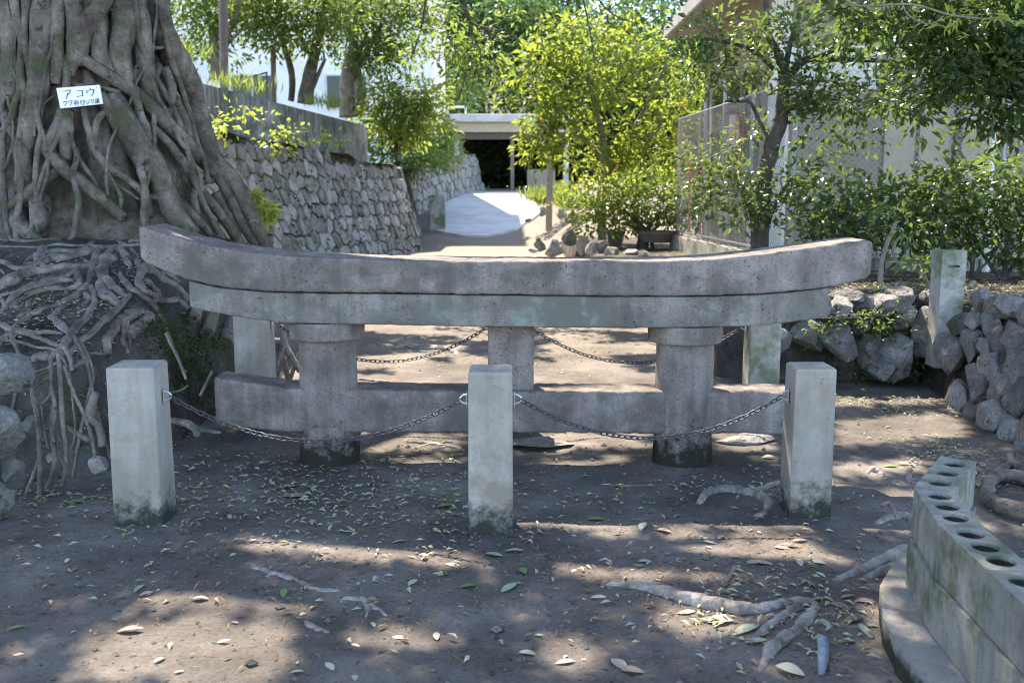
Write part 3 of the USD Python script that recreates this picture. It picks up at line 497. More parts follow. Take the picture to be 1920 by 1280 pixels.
# limbs and the wide crown overhead; its gaps let the sun through to the ground
lit_px = [[(450, 1008), (880, 1008), (925, 1072), (760, 1068), (600, 1052), (440, 1035)], [(215, 1122), (330, 1116), (620, 1118), (600, 1148), (380, 1150), (240, 1146)], [(200, 1185), (330, 1168), (540, 1162), (560, 1230), (520, 1290), (130, 1290), (160, 1230)],
          [(640, 1180), (780, 1172), (860, 1182), (840, 1205), (700, 1215)], [(1060, 918), (1290, 918), (1300, 934), (1110, 938)], [(1120, 1010), (1530, 1010), (1600, 1060), (1450, 1075), (1330, 1100), (1150, 1090), (1000, 1080)],
          [(1570, 870), (1740, 862), (1760, 890), (1570, 900)], [(1580, 925), (1700, 915), (1710, 950), (1580, 960)], [(1560, 790), (1800, 770), (1820, 820), (1570, 840)], [(1560, 735), (1700, 730), (1760, 755), (1560, 765)],
          [(1000, 1205), (1110, 1190), (1150, 1215), (1100, 1255), (1000, 1250)], [(1230, 1130), (1420, 1150), (1400, 1200), (1230, 1190)], [(670, 812), (870, 812), (860, 850), (690, 850)], [(970, 812), (1225, 812), (1215, 842), (990, 850)],
          [(1345, 815), (1460, 815), (1455, 870), (1350, 850)], [(760, 868), (870, 868), (870, 900), (740, 900)], [(1480, 870), (1500, 870), (1480, 940), (1460, 940)],
          [(1640, 1100), (1700, 1160), (1740, 1270), (1700, 1270), (1650, 1170)], [(620, 700), (1330, 700), (1330, 735), (620, 735)], [(1000, 870), (1180, 860), (1200, 885), (1010, 895)]]
LIT = shapely.unary_union([Polygon([onz(a, b)[:2] for a, b in p]).buffer(.03) for p in lit_px])
KAS = shapely.box(-1.85, YF - .13, 2.1, YB + .13); NUK = shapely.box(-1.8, 5.47, 1.7, 5.9); SHADOW = -SD / math.tan(ELEV)
def canopy(n, seed):
    g_ = np.random.default_rng(seed); s = np.c_[g_.uniform(-4.6, 3.9, n), g_.uniform(1.8, 13.0, n)]; h = g_.uniform(5.2, 8.6, n)
    p = np.c_[s - SHADOW * h[:, None], h]
    far = meshkit.fbm(np.c_[s * 1.5, 0 * h], 3, 77)
    ok = ~shapely.contains(LIT, shapely.points(s)) & ((s[:, 1] < 7.3) | (far > .535) | (s[:, 0] < -2.0))
    k = p[:, :2] + SHADOW * (h - 1.17)[:, None]; ok &= ~(shapely.contains(KAS, shapely.points(k)) & (meshkit.fbm(np.c_[k * 2.2, 0 * h], 2, 5) < .82)); k = p[:, :2] + SHADOW * (h - .6)[:, None]; ok &= ~(shapely.contains(NUK, shapely.points(k)) & (meshkit.fbm(np.c_[k * 2.2, 0 * h], 2, 15) < .76))
    return p[ok]
c = canopy(115000, 5); g_ = np.random.default_rng(11)
d = g_.normal(size=c.shape); d[:, 2] = d[:, 2] * .5 - .25; nn = g_.normal(size=c.shape) * .6 + SUNV
sz = g_.uniform(.09, .16, len(c)); mk('foliage', leaves(c, d, nn, sz, sz * .5), L_FIG, fig)
for k, tip in enumerate([(-2.2, 8.6, 6.6), (-.6, 9.6, 7.0), (1.2, 9.2, 7.2), (-3.8, 10.5, 7.5), (.2, 11.6, 7.4), (-2.0, 12.8, 7.4), (2.6, 10.2, 7.0), (-5.2, 8.4, 7)]):
    b = np.array([-3.75 + .25 * (k % 3), 9.1 + .1 * k, 4.6]); tip = np.array(tip, float); mid = (b + tip) / 2 + [0, 0, .9]
    L = mk('limb', tube([b, mid, tip], [.24, .13, .04], 18, 9, .1, k), BARK, fig, True)
# the name board on the trunk
sc = th(150, 182, .1); sy = sc[1] - .05
def sp(px, py): return at(px, py, sy)
tl, tr, bl_, br_ = sp(105.5, 165.5), sp(186, 159.5), sp(113, 203.5), sp(192.5, 195)
sign = thing('name_board', 'small white hand-lettered board fixed to the fig tree trunk', 'sign', (tl + br_) / 2)
nrm = np.array([0, .014, 0]); mk('board', trimesh.convex.convex_hull(np.array([tl, tr, bl_, br_, tl + nrm, tr + nrm, bl_ + nrm, br_ + nrm])), SIGNW, sign)
def sq(u, v): return (tl * (1 - u) + tr * u) * (1 - v) + (bl_ * (1 - u) + br_ * u) * v
# strokes in the zoomed photograph's own coordinates, turned into places on the board
def board(zx, zy):
    px, py = 60 + zx / 9.6, 120 + zy / 9.6; return sp(px, py) + [0, -.002, 0]
def stroke(pts, w):
    q = [board(a, b) for a, b in pts]; return join(*[bar(q[i], q[i + 1] + (q[i + 1] - q[i]) * .06, w, .003, (0, 0, 1)) for i in range(len(q) - 1)])
big = [[[(555, 495), (695, 470), (680, 520), (640, 555)], [(640, 530), (635, 580), (615, 630)]], [[(800, 490), (905, 478), (912, 572)], [(808, 588), (918, 572)]], [[(1045, 430), (1048, 468)], [(985, 490), (992, 525)], [(985, 485), (1115, 462), (1108, 520), (1075, 572)]]]
for ch in big: mk('letter', join(*[stroke(s, .0062) for s in ch]), INK, sign)
small = [[[(585, 672), (570, 705)], [(582, 680), (625, 672), (618, 715), (590, 752)]], [[(662, 672), (668, 705)], [(660, 672), (722, 662), (715, 700), (688, 748)]],
         [[(790, 655), (765, 668)], [(755, 690), (800, 682)], [(778, 665), (780, 745)], [(776, 695), (758, 722)], [(782, 695), (795, 712)], [(808, 665), (818, 675)], [(806, 690), (816, 698)], [(800, 715), (845, 706)], [(828, 655), (830, 745)]],
         [[(895, 650), (868, 695)], [(884, 680), (888, 742)]], [[(945, 650), (918, 662)], [(910, 690), (962, 680)], [(938, 660), (938, 705), (922, 742)]], [[(985, 655), (998, 668)], [(980, 682), (994, 692)], [(985, 728), (1015, 705), (1030, 672)], [(1022, 645), (1028, 655)], [(1036, 640), (1042, 650)]],
         [[(1075, 645), (1060, 678)], [(1074, 652), (1112, 645), (1105, 680), (1080, 715)]], [[(1150, 632), (1205, 624), (1205, 645), (1152, 653)], [(1150, 632), (1150, 680), (1138, 712)], [(1165, 660), (1200, 655)], [(1165, 672), (1205, 667), (1203, 682), (1166, 687)], [(1160, 700), (1162, 712)], [(1160, 698), (1212, 690), (1215, 705)], [(1184, 655), (1186, 708)]]]
for ch in small: mk('letter', join(*[stroke(s, .0032) for s in ch]), INK, sign)
for a, b in ((505, 490), (1160, 425)): mk('screw', trimesh.creation.icosphere(1, .0035).apply_translation(board(a, b)), DARKM, sign)

# ------------------------------------------------------------------ boulders and dry-stone walls
def boulder(px, py, rx, ry, Y, seed, label, ry_=.8, m=None):
    p = at(px, py, Y); k = scale(p); r = np.array([rx * k, (rx + ry) / 2 * k * ry_, ry * k])
    t = mk('boulder', rock(p, r, seed, 4, .2, 9, .84), m or BOULD[seed % 3], None, 35, label=label, cat='boulder', group=None); return t
boulder(8, 700, 52, 46, 5.0, 4, 'angular grey boulder at the left edge, uppermost, under the fig roots', m=BOULD[0])
boulder(-8, 815, 54, 58, 4.85, 8, 'big grey boulder at the left edge, middle of the three stacked there', m=BOULD[0])
boulder(-6, 930, 40, 44, 4.7, 12, 'lowest grey boulder at the left edge, resting on soil', m=BOULD[0])
boulder(32, 880, 26, 34, 5.0, 15, 'dark wet-looking stone among the hanging roots at the left edge', m=BOULD[2])
boulder(186, 876, 22, 22, 5.0, 17, 'round pinkish stone beside the foot of the front left post', m=BOULD[1])
boulder(94, 857, 9, 9, 5.15, 19, 'small pink pebble between hanging roots', m=BOULD[1])
boulder(60, 800, 20, 24, 5.3, 23, 'small grey stone behind the hanging roots', m=BOULD[0])
boulder(1310, 690, 22, 16, 7.9, 25, 'low rounded dark rock seen through the gate beside the right pillar', m=BOULD[2])
boulder(1365, 650, 26, 16, 8.6, 27, 'dark rock behind the rear right post', m=BOULD[2])
rw = thing('boulder_wall', 'low retaining wall of rough grey boulders with ferns, right behind the gate, along the planting bed', 'stone wall', (2.8, 8.2, 0))
bk = [(1515, 620, 42, 42), (1440, 640, 40, 40), (1568, 640, 36, 40), (1628, 662, 34, 36), (1682, 660, 40, 52), (1735, 620, 28, 60), (1620, 570, 24, 20), (1660, 570, 26, 26), (1612, 612, 16, 16), (1585, 556, 34, 20), (1700, 590, 18, 36), (1540, 575, 32, 24), (1480, 580, 30, 28), (1572, 574, 20, 28), (1745, 555, 26, 24), (1690, 562, 26, 26), (1660, 690, 30, 26)]
for k, (a, b, rx, ry) in enumerate(bk):
    p = at(a, b, 8.18 + .06 * math.sin(k * 2.3) + (620 - b) * .0012); s = scale(p)
    mk('stone', rock(p, (rx * s * 1.0, .17, ry * s * .98), 100 + k, 4, .22, 10, .8), BOULD[(k * 7 + k // 3) % 2], rw, 35)
mk('earth_core', rotz(box(1.75, 3.5, 8.33, 8.75, -.2, .55, .03), .0, np.zeros(3)), MOUND, rw)
rs = [(1785, 660, 34, 46, 0), (1800, 610, 22, 30, 0), (1825, 600, 17, 26, 0), (1822, 645, 22, 38, 0), (1850, 655, 18, 34, 0), (1872, 650, 26, 40, .1), (1802, 745, 26, 42, 0), (1838, 720, 30, 48, 0), (1790, 770, 22, 26, 0), (1830, 775, 26, 34, 0), (1858, 790, 40, 44, 0), (1880, 735, 38, 40, .05), (1905, 700, 30, 50, .1), (1925, 745, 34, 40, 0),
      (1898, 800, 36, 40, 0), (1912, 760, 24, 30, 0), (1840, 560, 26, 22, 0), (1870, 580, 26, 24, .05), (1900, 575, 30, 24, .1), (1930, 590, 30, 30, .1), (1905, 630, 30, 40, .1), (1935, 655, 30, 40, 0), (1812, 790, 16, 18, 0), (1935, 820, 40, 48, 0), (1858, 612, 20, 30, .05), (1880, 690, 26, 34, .1), (1860, 690, 26, 34, .05), (1960, 720, 40, 60, 0), (1965, 620, 40, 50, 0), (1980, 800, 50, 60, 0)]
rw2 = thing('boulder_wall', 'dry-laid wall of upright pale boulders at the right edge, below the old notched stone post', 'stone wall', (3.2, 6.8, 0))
for k, (a, b, rx, ry, o) in enumerate(rs):
    Y = np.interp(a, [1770, 1860, 1920, 2000], [7.55, 6.75, 6.35, 5.9]) + (b - 690) * -.0022 + o; p = at(a, b, Y); s = scale(p)
    mk('stone', rock(p, (rx * s * .95, (rx + 8) * s * 1.05, ry * s * .98), 200 + k, 4, .17, 8, .86), BOULD[(k * 5 + k // 4) % 3], rw2, 35)
# old notched post on the wall
p = at(1786, 540, 7.75); s = scale(p); w = 46 * s; z1 = at(1786, 470, 7.75)[2]
op = m3.Manifold.cube([w, w, z1 - .2]).translate([p[0] - w / 2, 7.75, .2]) - m3.Manifold.cube([w * .45, .05, .02]).translate([p[0] - w * .22, 7.74, at(1786, 502, 7.75)[2]])
mk('stone_post', op, OLDCONC, None, label='old square notched stone post set in the corner of the boulder wall', cat='post')
# ferns and moss on the back wall
def fernspray(name, label, spots, n, L, W, m, cat='fern', spread=.05, group=None):
    t = thing(name, label, cat, spots[0], group); t[0].SetCustomDataByKey('kind', 'stuff'); mk('frond', crown([(p, (.06, .05, .07), n) for p in spots], L, W, 9, spread, len(label)), m, t, kind='stuff')
fernspray('fern', 'green ferns and moss growing between the boulders of the back wall', [at(a, b, 8.0) for a, b in [(1512, 608), (1530, 640), (1590, 590), (1600, 620), (1640, 585), (1650, 610), (1590, 650), (1655, 630), (1700, 625), (1710, 690), (1725, 670), (1560, 600), (1622, 600), (1660, 550), (1600, 700), (1690, 600), (1540, 615)]], 3, .055, .018, L_TER)
fernspray('wall_moss', 'dark moss on the earth bank below the boulders', [at(a, b, 8.1) for a, b in [(1500, 690), (1560, 695), (1620, 705), (1700, 715), (1740, 700), (1580, 610), (1640, 620)]], 10, .03, .02, MOSS, 'moss')
fernspray('bank_moss', 'dark green moss on the shaded bank under the fig roots', [hit(a, b, hmound, 5, 8) + [.02, -.03, .02] for a, b in [(300, 640), (320, 660), (340, 690), (360, 660), (330, 720), (380, 700), (400, 640), (280, 620), (370, 740), (345, 625)]], 16, .03, .02, MOSS, 'moss')
fernspray('root_moss', 'patch of bright moss at the foot of the fig trunk', [hit(a, b, hmound, 5, 12) + [0, 0, .02] for a, b in [(100, 432), (120, 428), (140, 432), (160, 425), (90, 438), (175, 420), (110, 440)]], 14, .03, .02, MOSS, 'moss')
# left retaining wall of fitted stones: Voronoi cells on the leaning face, each stone a mesh
W0, W1 = np.array([-5.25, 16.5]), np.array([-2.42, 27.2])
lw = thing('stone_wall', 'long leaning retaining wall of fitted grey stones behind the fig tree', 'stone wall', (W0[0], W0[1], 0))
def cellwall(parent, f, U, H, size, seed, mats, keep=lambda u, v: True, rough=.27, proud=.05, maxn=300):
    """f(u, v, out) -> place; stones from a relaxed jittered grid"""
    g_ = np.random.default_rng(seed); nu, nv = int(U / size) + 3, int(H / size / .9) + 3
    q = np.array([((i - 1 + .5 * (j % 2) + g_.uniform(-rough, rough)) * size, (j - 1 + g_.uniform(-rough, rough)) * size * .9) for i in range(nu) for j in range(nv)])
    vor = Voronoi(q); cells = []
    for k, c_ in enumerate(q):
        reg = vor.regions[vor.point_region[k]]
        if -1 in reg or not reg: continue
        P = Polygon(vor.vertices[reg]).intersection(shapely.box(0, 0, U, H))
        P = P.buffer(-size * .035).buffer(-size * .02).buffer(size * .02, quad_segs=1) if not P.is_empty else P
        if P.is_empty or P.geom_type != 'Polygon' or P.area < .12 * size * size or not keep(*c_): continue
        cells.append((c_, P))
    for k, (c_, P) in enumerate(cells[:maxn]):
        xy = np.array(P.exterior.coords)[:-1]; o = xy.mean(0); n = len(xy); b = proud * g_.uniform(.6, 1.3); til = g_.uniform(-.08, .08, 2)
        def ring(sc, dep): return [f(*(o + (x - o) * sc), dep + float(til @ (x - o)) * (dep > 0)) for x in xy]
        V = ring(1, -.1) + ring(1, b * .5) + ring(.9, b * .92 ) + ring(.5, b * 1.02) + [f(*o, b * 1.05)]
        F_ = []
        for r_ in range(3):
            for i_ in range(n): a, b_ = r_ * n + i_, r_ * n + (i_ + 1) % n; F_ += [[a, b_, b_ + n], [a, b_ + n, a + n]]
        F_ += [[3 * n + i_, 3 * n + (i_ + 1) % n, 4 * n] for i_ in range(n)]
        V = np.array(V) + (meshkit.fbm(np.array(V) * 6, 3, k % 50)[:, None] - .5) * .03
        mk('stone', (V, np.array(F_)), mats[int(g_.integers(len(mats)))], parent, 25)
LW = float(np.linalg.norm(W1 - W0)); wt = np.r_[(W1 - W0) / LW, 0]; wn = np.array([wt[1], -wt[0], 0])
def zt_wall(u): return np.interp(u, [0, LW], [2.78, 2.1])
def lwf(u, v, o=0.0):
    a = max(0, u - (LW - 1.2)); bend = -wn * (a ** 2) * .35 
    return np.r_[W0, -.05] + wt * u + wn * (o - v * .28 + .35) + np.array([0, 0, v]) + bend
cellwall(lw, lwf, LW, 2.75, .328, 5, WALLST, lambda u, v: v < zt_wall(u) - .05)
cv, cf = [], []
for k, u in enumerate(np.linspace(0, LW, 26)):
    h_ = float(zt_wall(u)); cv += [lwf(u, -.1, -.03), lwf(u, h_, -.03), lwf(u, h_, -.5), lwf(u, -.1, -1.2)]
for k in range(25):
    for a in range(3): cf.append([4 * k + a, 4 * k + 4 + a, 4 * k + 5 + a, 4 * k + 1 + a])
mk('mossy_joints', (np.array(cv), np.array(cf)), MOUND, lw)
g_ = np.random.default_rng(3); U_ = g_.uniform(0, LW, 900); V_ = g_.uniform(0, 1, 900) * zt_wall(U_)
mk('moss', leaves(np.array([lwf(u, v, .02) for u, v in zip(U_, V_)]), g_.normal(size=(900, 3)) + [.5, -.3, -.5], g_.normal(size=(900, 3)) + wn, .09, .06), MOSS, lw, kind='stuff')
up = grid(np.linspace(-40, -1, 60), np.linspace(14, 60, 60), lambda x, y: np.interp(y, [16, 27, 40, 46], [2.72, 2.1, 2.3, 2.4]) + .1 * (meshkit.fbm(np.stack([x, y, 0 * x], -1) * .8, 3, 9) - .5))
edge = np.r_[W0, 0] - wn * .55
inside = (up[0] - edge) @ -wn > 0
inside &= ~((up[0][:, 1] > 29) & (up[0][:, 0] > -3.6))
sheet_struct('upper_terrace', cull(up, inside), BEDSOIL)
# concrete parapet standing above the stone wall
pk = thing('parapet_wall', 'weathered grey concrete parapet above the fitted stone wall', 'wall', (W0[0], W0[1], 2.5)); n = 9; us = np.linspace(-3, 10.1, n + 1)
def ppt(u): return np.r_[W0, 0] + wt * u - wn * 1.15
zl, zr = at(335, 136, ppt(1)[1])[2], at(700, 236, ppt(10)[1])[2]
for k in range(n):
    v = []
    for u in (us[k], us[k + 1] - .015):
        for o in (0, -.16): v += [ppt(u) + wn * o + [0, 0, z] for z in (1.6, np.interp(u, [-3, 1, 10], [zl + .1, zl, zr]))]
    mk('wall_panel', trimesh.convex.convex_hull(np.array(v)), GREYW, pk)
# far second stone wall, block and side wall by the gate
lw2 = thing('stone_wall', 'smaller fitted stone wall farther along the path, left of the covered gate', 'stone wall', (-3.3, 38, .8))
f2 = lambda u, v, o=0.0: at(783, 385, 36.5) * [1, 1, 0] + np.array([.30, .95, 0]) * u + np.array([.95, -.3, 0]) * (o - v * .25) + np.array([0, 0, v + .55 + u * .1])
cellwall(lw2, f2, 7.6, 1.75, .42, 9, [WALLST[1], WALLST[0]])
mk('wall_core', np.array([0]) if False else trimesh.convex.convex_hull(np.array([f2(u, v, o) for u in (0, 7.6) for v in (-.6, 1.78) for o in (-.02, -.6)])), GREYW, lw2)
p = at(822, 395, 33); mk('concrete_block', box(p[0] - .3, p[0] + .22, 33, 33.4, -.1, at(822, 366, 33)[2], .02), OLDCONC, None, label='squat concrete block beside the pale path below the far stone wall', cat='block')

# ------------------------------------------------------------------ block planter wall at lower right
bw = thing('block_wall', 'low zigzag wall of hollow concrete blocks on a mossy footing, lower right', 'block wall', (1.7, 3.4, 0))
zt = .49; topc = [onz(1797, 859, zt)[:2], onz(1752, 917, zt)[:2], onz(1802, 985, zt)[:2], onz(1898, 1070, zt)[:2]]
dirn = (topc[3] - topc[2]) / np.linalg.norm(topc[3] - topc[2]); topc += [topc[3] + dirn * .39]
wd = .14
def offset(pts, d):
    out = []
    for k in range(len(pts)):
        ts = []
        if k > 0: ts.append((pts[k] - pts[k - 1]) / np.linalg.norm(pts[k] - pts[k - 1]))
        if k < len(pts) - 1: ts.append((pts[k + 1] - pts[k]) / np.linalg.norm(pts[k + 1] - pts[k]))
        t = sum(ts) / np.linalg.norm(sum(ts)); n_ = np.array([t[1], -t[0]]); out.append(pts[k] + n_ * d / max(.5, abs(n_ @ np.array([ts[0][1], -ts[0][0]]))))
    return out
LO, RO = offset(topc, wd / 2), offset(topc, -wd / 2)
def block(k, z0, z1, grow, holes, shorten=.004):
    a, b = topc[k], topc[k + 1]; t = (b - a) / np.linalg.norm(b - a); lo, ro = offset(topc, wd / 2 + grow), offset(topc, -wd / 2 - grow)
    q = [lo[k] + t * shorten, lo[k + 1] - t * shorten, ro[k + 1] - t * shorten, ro[k] + t * shorten]
    P = Polygon(q).buffer(0); P = P.buffer(-.006).buffer(.006, quad_segs=3)
    for h in holes:
        c_ = a + t * h * np.linalg.norm(b - a); ang = math.atan2(t[1], t[0])
        e = shapely.affinity.rotate(shapely.affinity.scale(shapely.Point(0, 0).buffer(1, quad_segs=5), .047, .043), math.degrees(ang), origin=(0, 0)); P = P.difference(shapely.affinity.translate(e, *c_))
    m = trimesh.creation.extrude_polygon(P, z1 - z0, engine='earcut'); m.apply_translation([0, 0, z0]); return m
import shapely.affinity
for k in range(4):
    mk('block', block(k, .305, zt, 0, (.2, .5, .8)), BLOCK, bw)
    mk('block', block(k, .115, .298, .012, (.2, .5, .8)), BLOCK, bw)
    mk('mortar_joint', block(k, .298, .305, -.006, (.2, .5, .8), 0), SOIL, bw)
for k in range(4):                                                                   # soil linings in the cores; shade of the deep holes put into their colour
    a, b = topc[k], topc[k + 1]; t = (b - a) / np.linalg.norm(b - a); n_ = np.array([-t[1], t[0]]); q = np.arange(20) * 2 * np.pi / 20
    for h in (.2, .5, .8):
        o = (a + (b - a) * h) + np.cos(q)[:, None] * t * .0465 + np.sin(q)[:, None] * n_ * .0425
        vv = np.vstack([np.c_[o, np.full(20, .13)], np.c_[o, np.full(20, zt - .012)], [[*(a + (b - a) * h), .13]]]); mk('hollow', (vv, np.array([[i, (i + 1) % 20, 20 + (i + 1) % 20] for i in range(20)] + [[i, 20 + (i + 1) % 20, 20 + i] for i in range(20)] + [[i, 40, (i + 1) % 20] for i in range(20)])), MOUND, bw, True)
for k in range(1, 4):
    c_ = topc[k]; t = topc[k + 1] - topc[k]; mk('mortar_joint', trimesh.creation.extrude_polygon(Polygon([LO[k] * .97 + RO[k] * .03 + [-.004, 0], RO[k] * .97 + LO[k] * .03 + [-.004, 0], RO[k] * .97 + LO[k] * .03 + [.004, .003], LO[k] * .97 + RO[k] * .03 + [.004, .003]]), .37, engine='earcut').apply_translation([0, 0, .117]), FOOT, bw)
fp = [onz(a, b, .11)[:2] for a, b in [(1690, 1040), (1655, 1098), (1662, 1154), (1688, 1208), (1733, 1262), (1800, 1330), (1990, 1480)]] + [topc[4] + [.3, 0], RO[3], RO[2], RO[1]]
FP = Polygon(fp).buffer(0); fm = trimesh.creation.extrude_polygon(FP.buffer(.02).buffer(-.01), .3, engine='earcut').subdivide_to_size(.05); v = np.array(fm.vertices); v[:, 2] += -.19
v += (meshkit.fbm(v * 14, 3, 4)[:, None] - .5) * .02 * (v[:, 2:] < .1) + (meshkit.fbm(v * 6, 3, 4)[:, None] - .5) * .012
mk('footing', (v, np.array(fm.faces)), FOOT, bw)

# ------------------------------------------------------------------ exposed roots on the soil
def sroot(label, pts, hf=hall, lift=.2, m=SROOT, sub=()):
    P, Rr = [], []
    q = spline(np.array(pts, float), 5 * len(pts))
    for a, b, w in q:
        p = hit(a, b, hf, 2); r = w / 2 * scale(p); P.append(p + [0, 0, r * (lift if len(P) and len(P) < len(q) - 1 else -.8)]); Rr.append(r)
    t = tube(P, Rr, 11 * len(pts), 14, .26, int(pts[0][0]))
    for s in sub:
        P, Rr = [], []
        for a, b, w in spline(np.array(s, float), 4 * len(s)):
            p = hit(a, b, hf, 2); r = w / 2 * scale(p); P.append(p + [0, 0, r * lift]); Rr.append(r)
        t = join(t, tube(P, Rr, 9 * len(s), 12, .24, int(s[0][1])))
    return mk('exposed_root', t, m, None, True, label=label, cat='root')
sroot('long forked root lying on the soil in the right foreground, bent back at its end', [(1135, 1098, 10), (1200, 1103, 20), (1270, 1122, 30), (1350, 1140, 32), (1410, 1148, 28), (1470, 1135, 22), (1510, 1132, 24), (1528, 1140, 22), (1500, 1180, 26), (1450, 1215, 26), (1428, 1260, 12)], lift=.3, sub=[[(1500, 1140, 20), (1450, 1170, 18), (1405, 1205, 12)]])
sroot('thin grey root half buried in the left foreground', [(462, 1056, 10), (500, 1072, 14), (545, 1085, 12), (590, 1105, 14), (640, 1110, 12)], lift=-.1, sub=[[(550, 1086, 10), (530, 1075, 8), (500, 1082, 8)]])
sroot('forked pale root tip in sunlight left of the centre foreground', [(638, 1135, 8), (650, 1122, 12), (680, 1125, 14), (690, 1145, 10), (684, 1160, 8)], lift=-.1, sub=[[(682, 1126, 10), (705, 1140, 10), (732, 1160, 6)]])
sroot('short pale root stub on the sunlit soil, left foreground', [(572, 1165, 12), (585, 1175, 14), (615, 1185, 8)], lift=-.1)
sroot('arched root curving over the soil left of the front right post', [(1310, 945, 10), (1330, 925, 18), (1370, 920, 20), (1410, 928, 20), (1440, 945, 18), (1435, 960, 12), (1412, 968, 8)], sub=[[(1415, 925, 14), (1450, 910, 12), (1480, 900, 10)]])
sroot('pair of stout roots reaching out from the block wall footing', [(1560, 1090, 8), (1620, 1070, 22), (1670, 1048, 28), (1705, 1035, 30)], sub=[[(1620, 1088, 14), (1660, 1072, 24), (1700, 1058, 24)]])
sroot('humped root beside the block wall, right of the front right post', [(1640, 985, 8), (1675, 972, 16), (1700, 970, 18), (1715, 985, 14)])
sroot('small knobbly root lit by the sun near the far end of the block wall', [(1625, 888, 6), (1640, 882, 14), (1655, 895, 10)])
sroot('little upright root stub with a foot beside the far end of the block wall', [(1705, 880, 12), (1704, 895, 12), (1710, 905, 16), (1725, 905, 12)])
sroot('low root behind the stub by the block wall', [(1650, 950, 6), (1665, 945, 10), (1680, 962, 8), (1715, 968, 8)])
sroot('tangle of sunlit roots on the ground seen through the left opening of the gate', [(730, 655, 6), (770, 650, 8), (810, 652, 10), (850, 660, 12), (858, 668, 8)], sub=[[(760, 635, 5), (780, 632, 8), (800, 640, 6)], [(740, 645, 5), (790, 655, 8), (840, 655, 8)], [(730, 662, 4), (760, 660, 6), (800, 660, 5)]])
sroot('bundle of dry twigs and roots under the left half of the tie beam', [(760, 830, 5), (800, 832, 8), (840, 838, 8), (872, 845, 6)], sub=[[(780, 842, 6), (815, 832, 6), (850, 830, 5)], [(810, 845, 8), (835, 838, 6)]])
sroot('thin root on the soil behind the left pillar', [(672, 712, 6), (710, 716, 8), (750, 720, 5)])
st = thing('tree_stump', 'low rotten tree stump with litter inside, right edge behind the block wall', 'stump', onz(1890, 900))
for s in ([(1855, 915, 30), (1865, 895, 34), (1895, 890, 34), (1935, 900, 36), (1960, 920, 34)], [(1855, 915, 30), (1870, 945, 40), (1910, 955, 44), (1960, 965, 40)], [(1898, 850, 20), (1900, 868, 24), (1915, 880, 26), (1950, 880, 26)], [(1868, 890, 24), (1885, 875, 20), (1900, 868, 22)]):
    P = [onz(a, b, .05) for a, b, w in s]; mk('stump_root', tube(P, [w * .36 * scale(p) for p, (a, b, w) in zip(P, s)], 30, 10, .3, int(s[0][1])), ROOTB, st, True)
for lab, a, b, rx, ry, k in (('flat pale stone slab lying under the tie beam right of the middle post', 1005, 828, 78, 14, 31), ('flat stone slab half buried beside the right pillar', 1400, 824, 56, 10, 33)):
    p = onz(a, b, .02); s = scale(p); mk('flat_stone', rock(p, (rx * s, ry * s * 3.4, .035), k, 4, .14, 5), BOULD[1], None, 40, label=lab, cat='stone')
p = onz(1542, 1200, 0.02); q = onz(1540, 1262, 0.01)
mk('broken_pipe', tube([p, (p + q) / 2 + [.004, 0, .008], q], [.021, .019, .01], 14, 12, .06, 2), PIPE, None, True, label='stub of blue-grey pipe sticking out of the soil by the forked root', cat='pipe')

# ------------------------------------------------------------------ fallen leaves
LAND = [('the front left post', 248, 985), ('the middle post', 916, 1005), ('the front right post', 1512, 972), ('the left pillar', 616, 885), ('the right pillar', 1283, 885), ('the forked root', 1400, 1150), ('the forked pale root tip', 680, 1130), ('the thin half-buried root', 540, 1080), ('the block wall footing', 1660, 1150), ('the pale root stub', 595, 1175), ('the blue-grey pipe', 1545, 1230), ('the bottom edge of the photo', 960, 1285), ('the left edge of the photo', 0, 1150), ('the arched root', 1370, 935), ('the pale stick', 1368, 1082)]
TAKEN = {}
def where(px, py):
    d, nm, lx, ly = min((math.hypot(px - a, (py - b) * 1.4), n_, a, b) for n_, a, b in LAND)
    return ('just ' if d < 90 else 'well ' if d > 220 else '') + ('left of ' if px < lx - abs(py - ly) * .8 else 'right of ' if px > lx + abs(py - ly) * .8 else 'in front of ' if py > ly else 'behind ') + nm
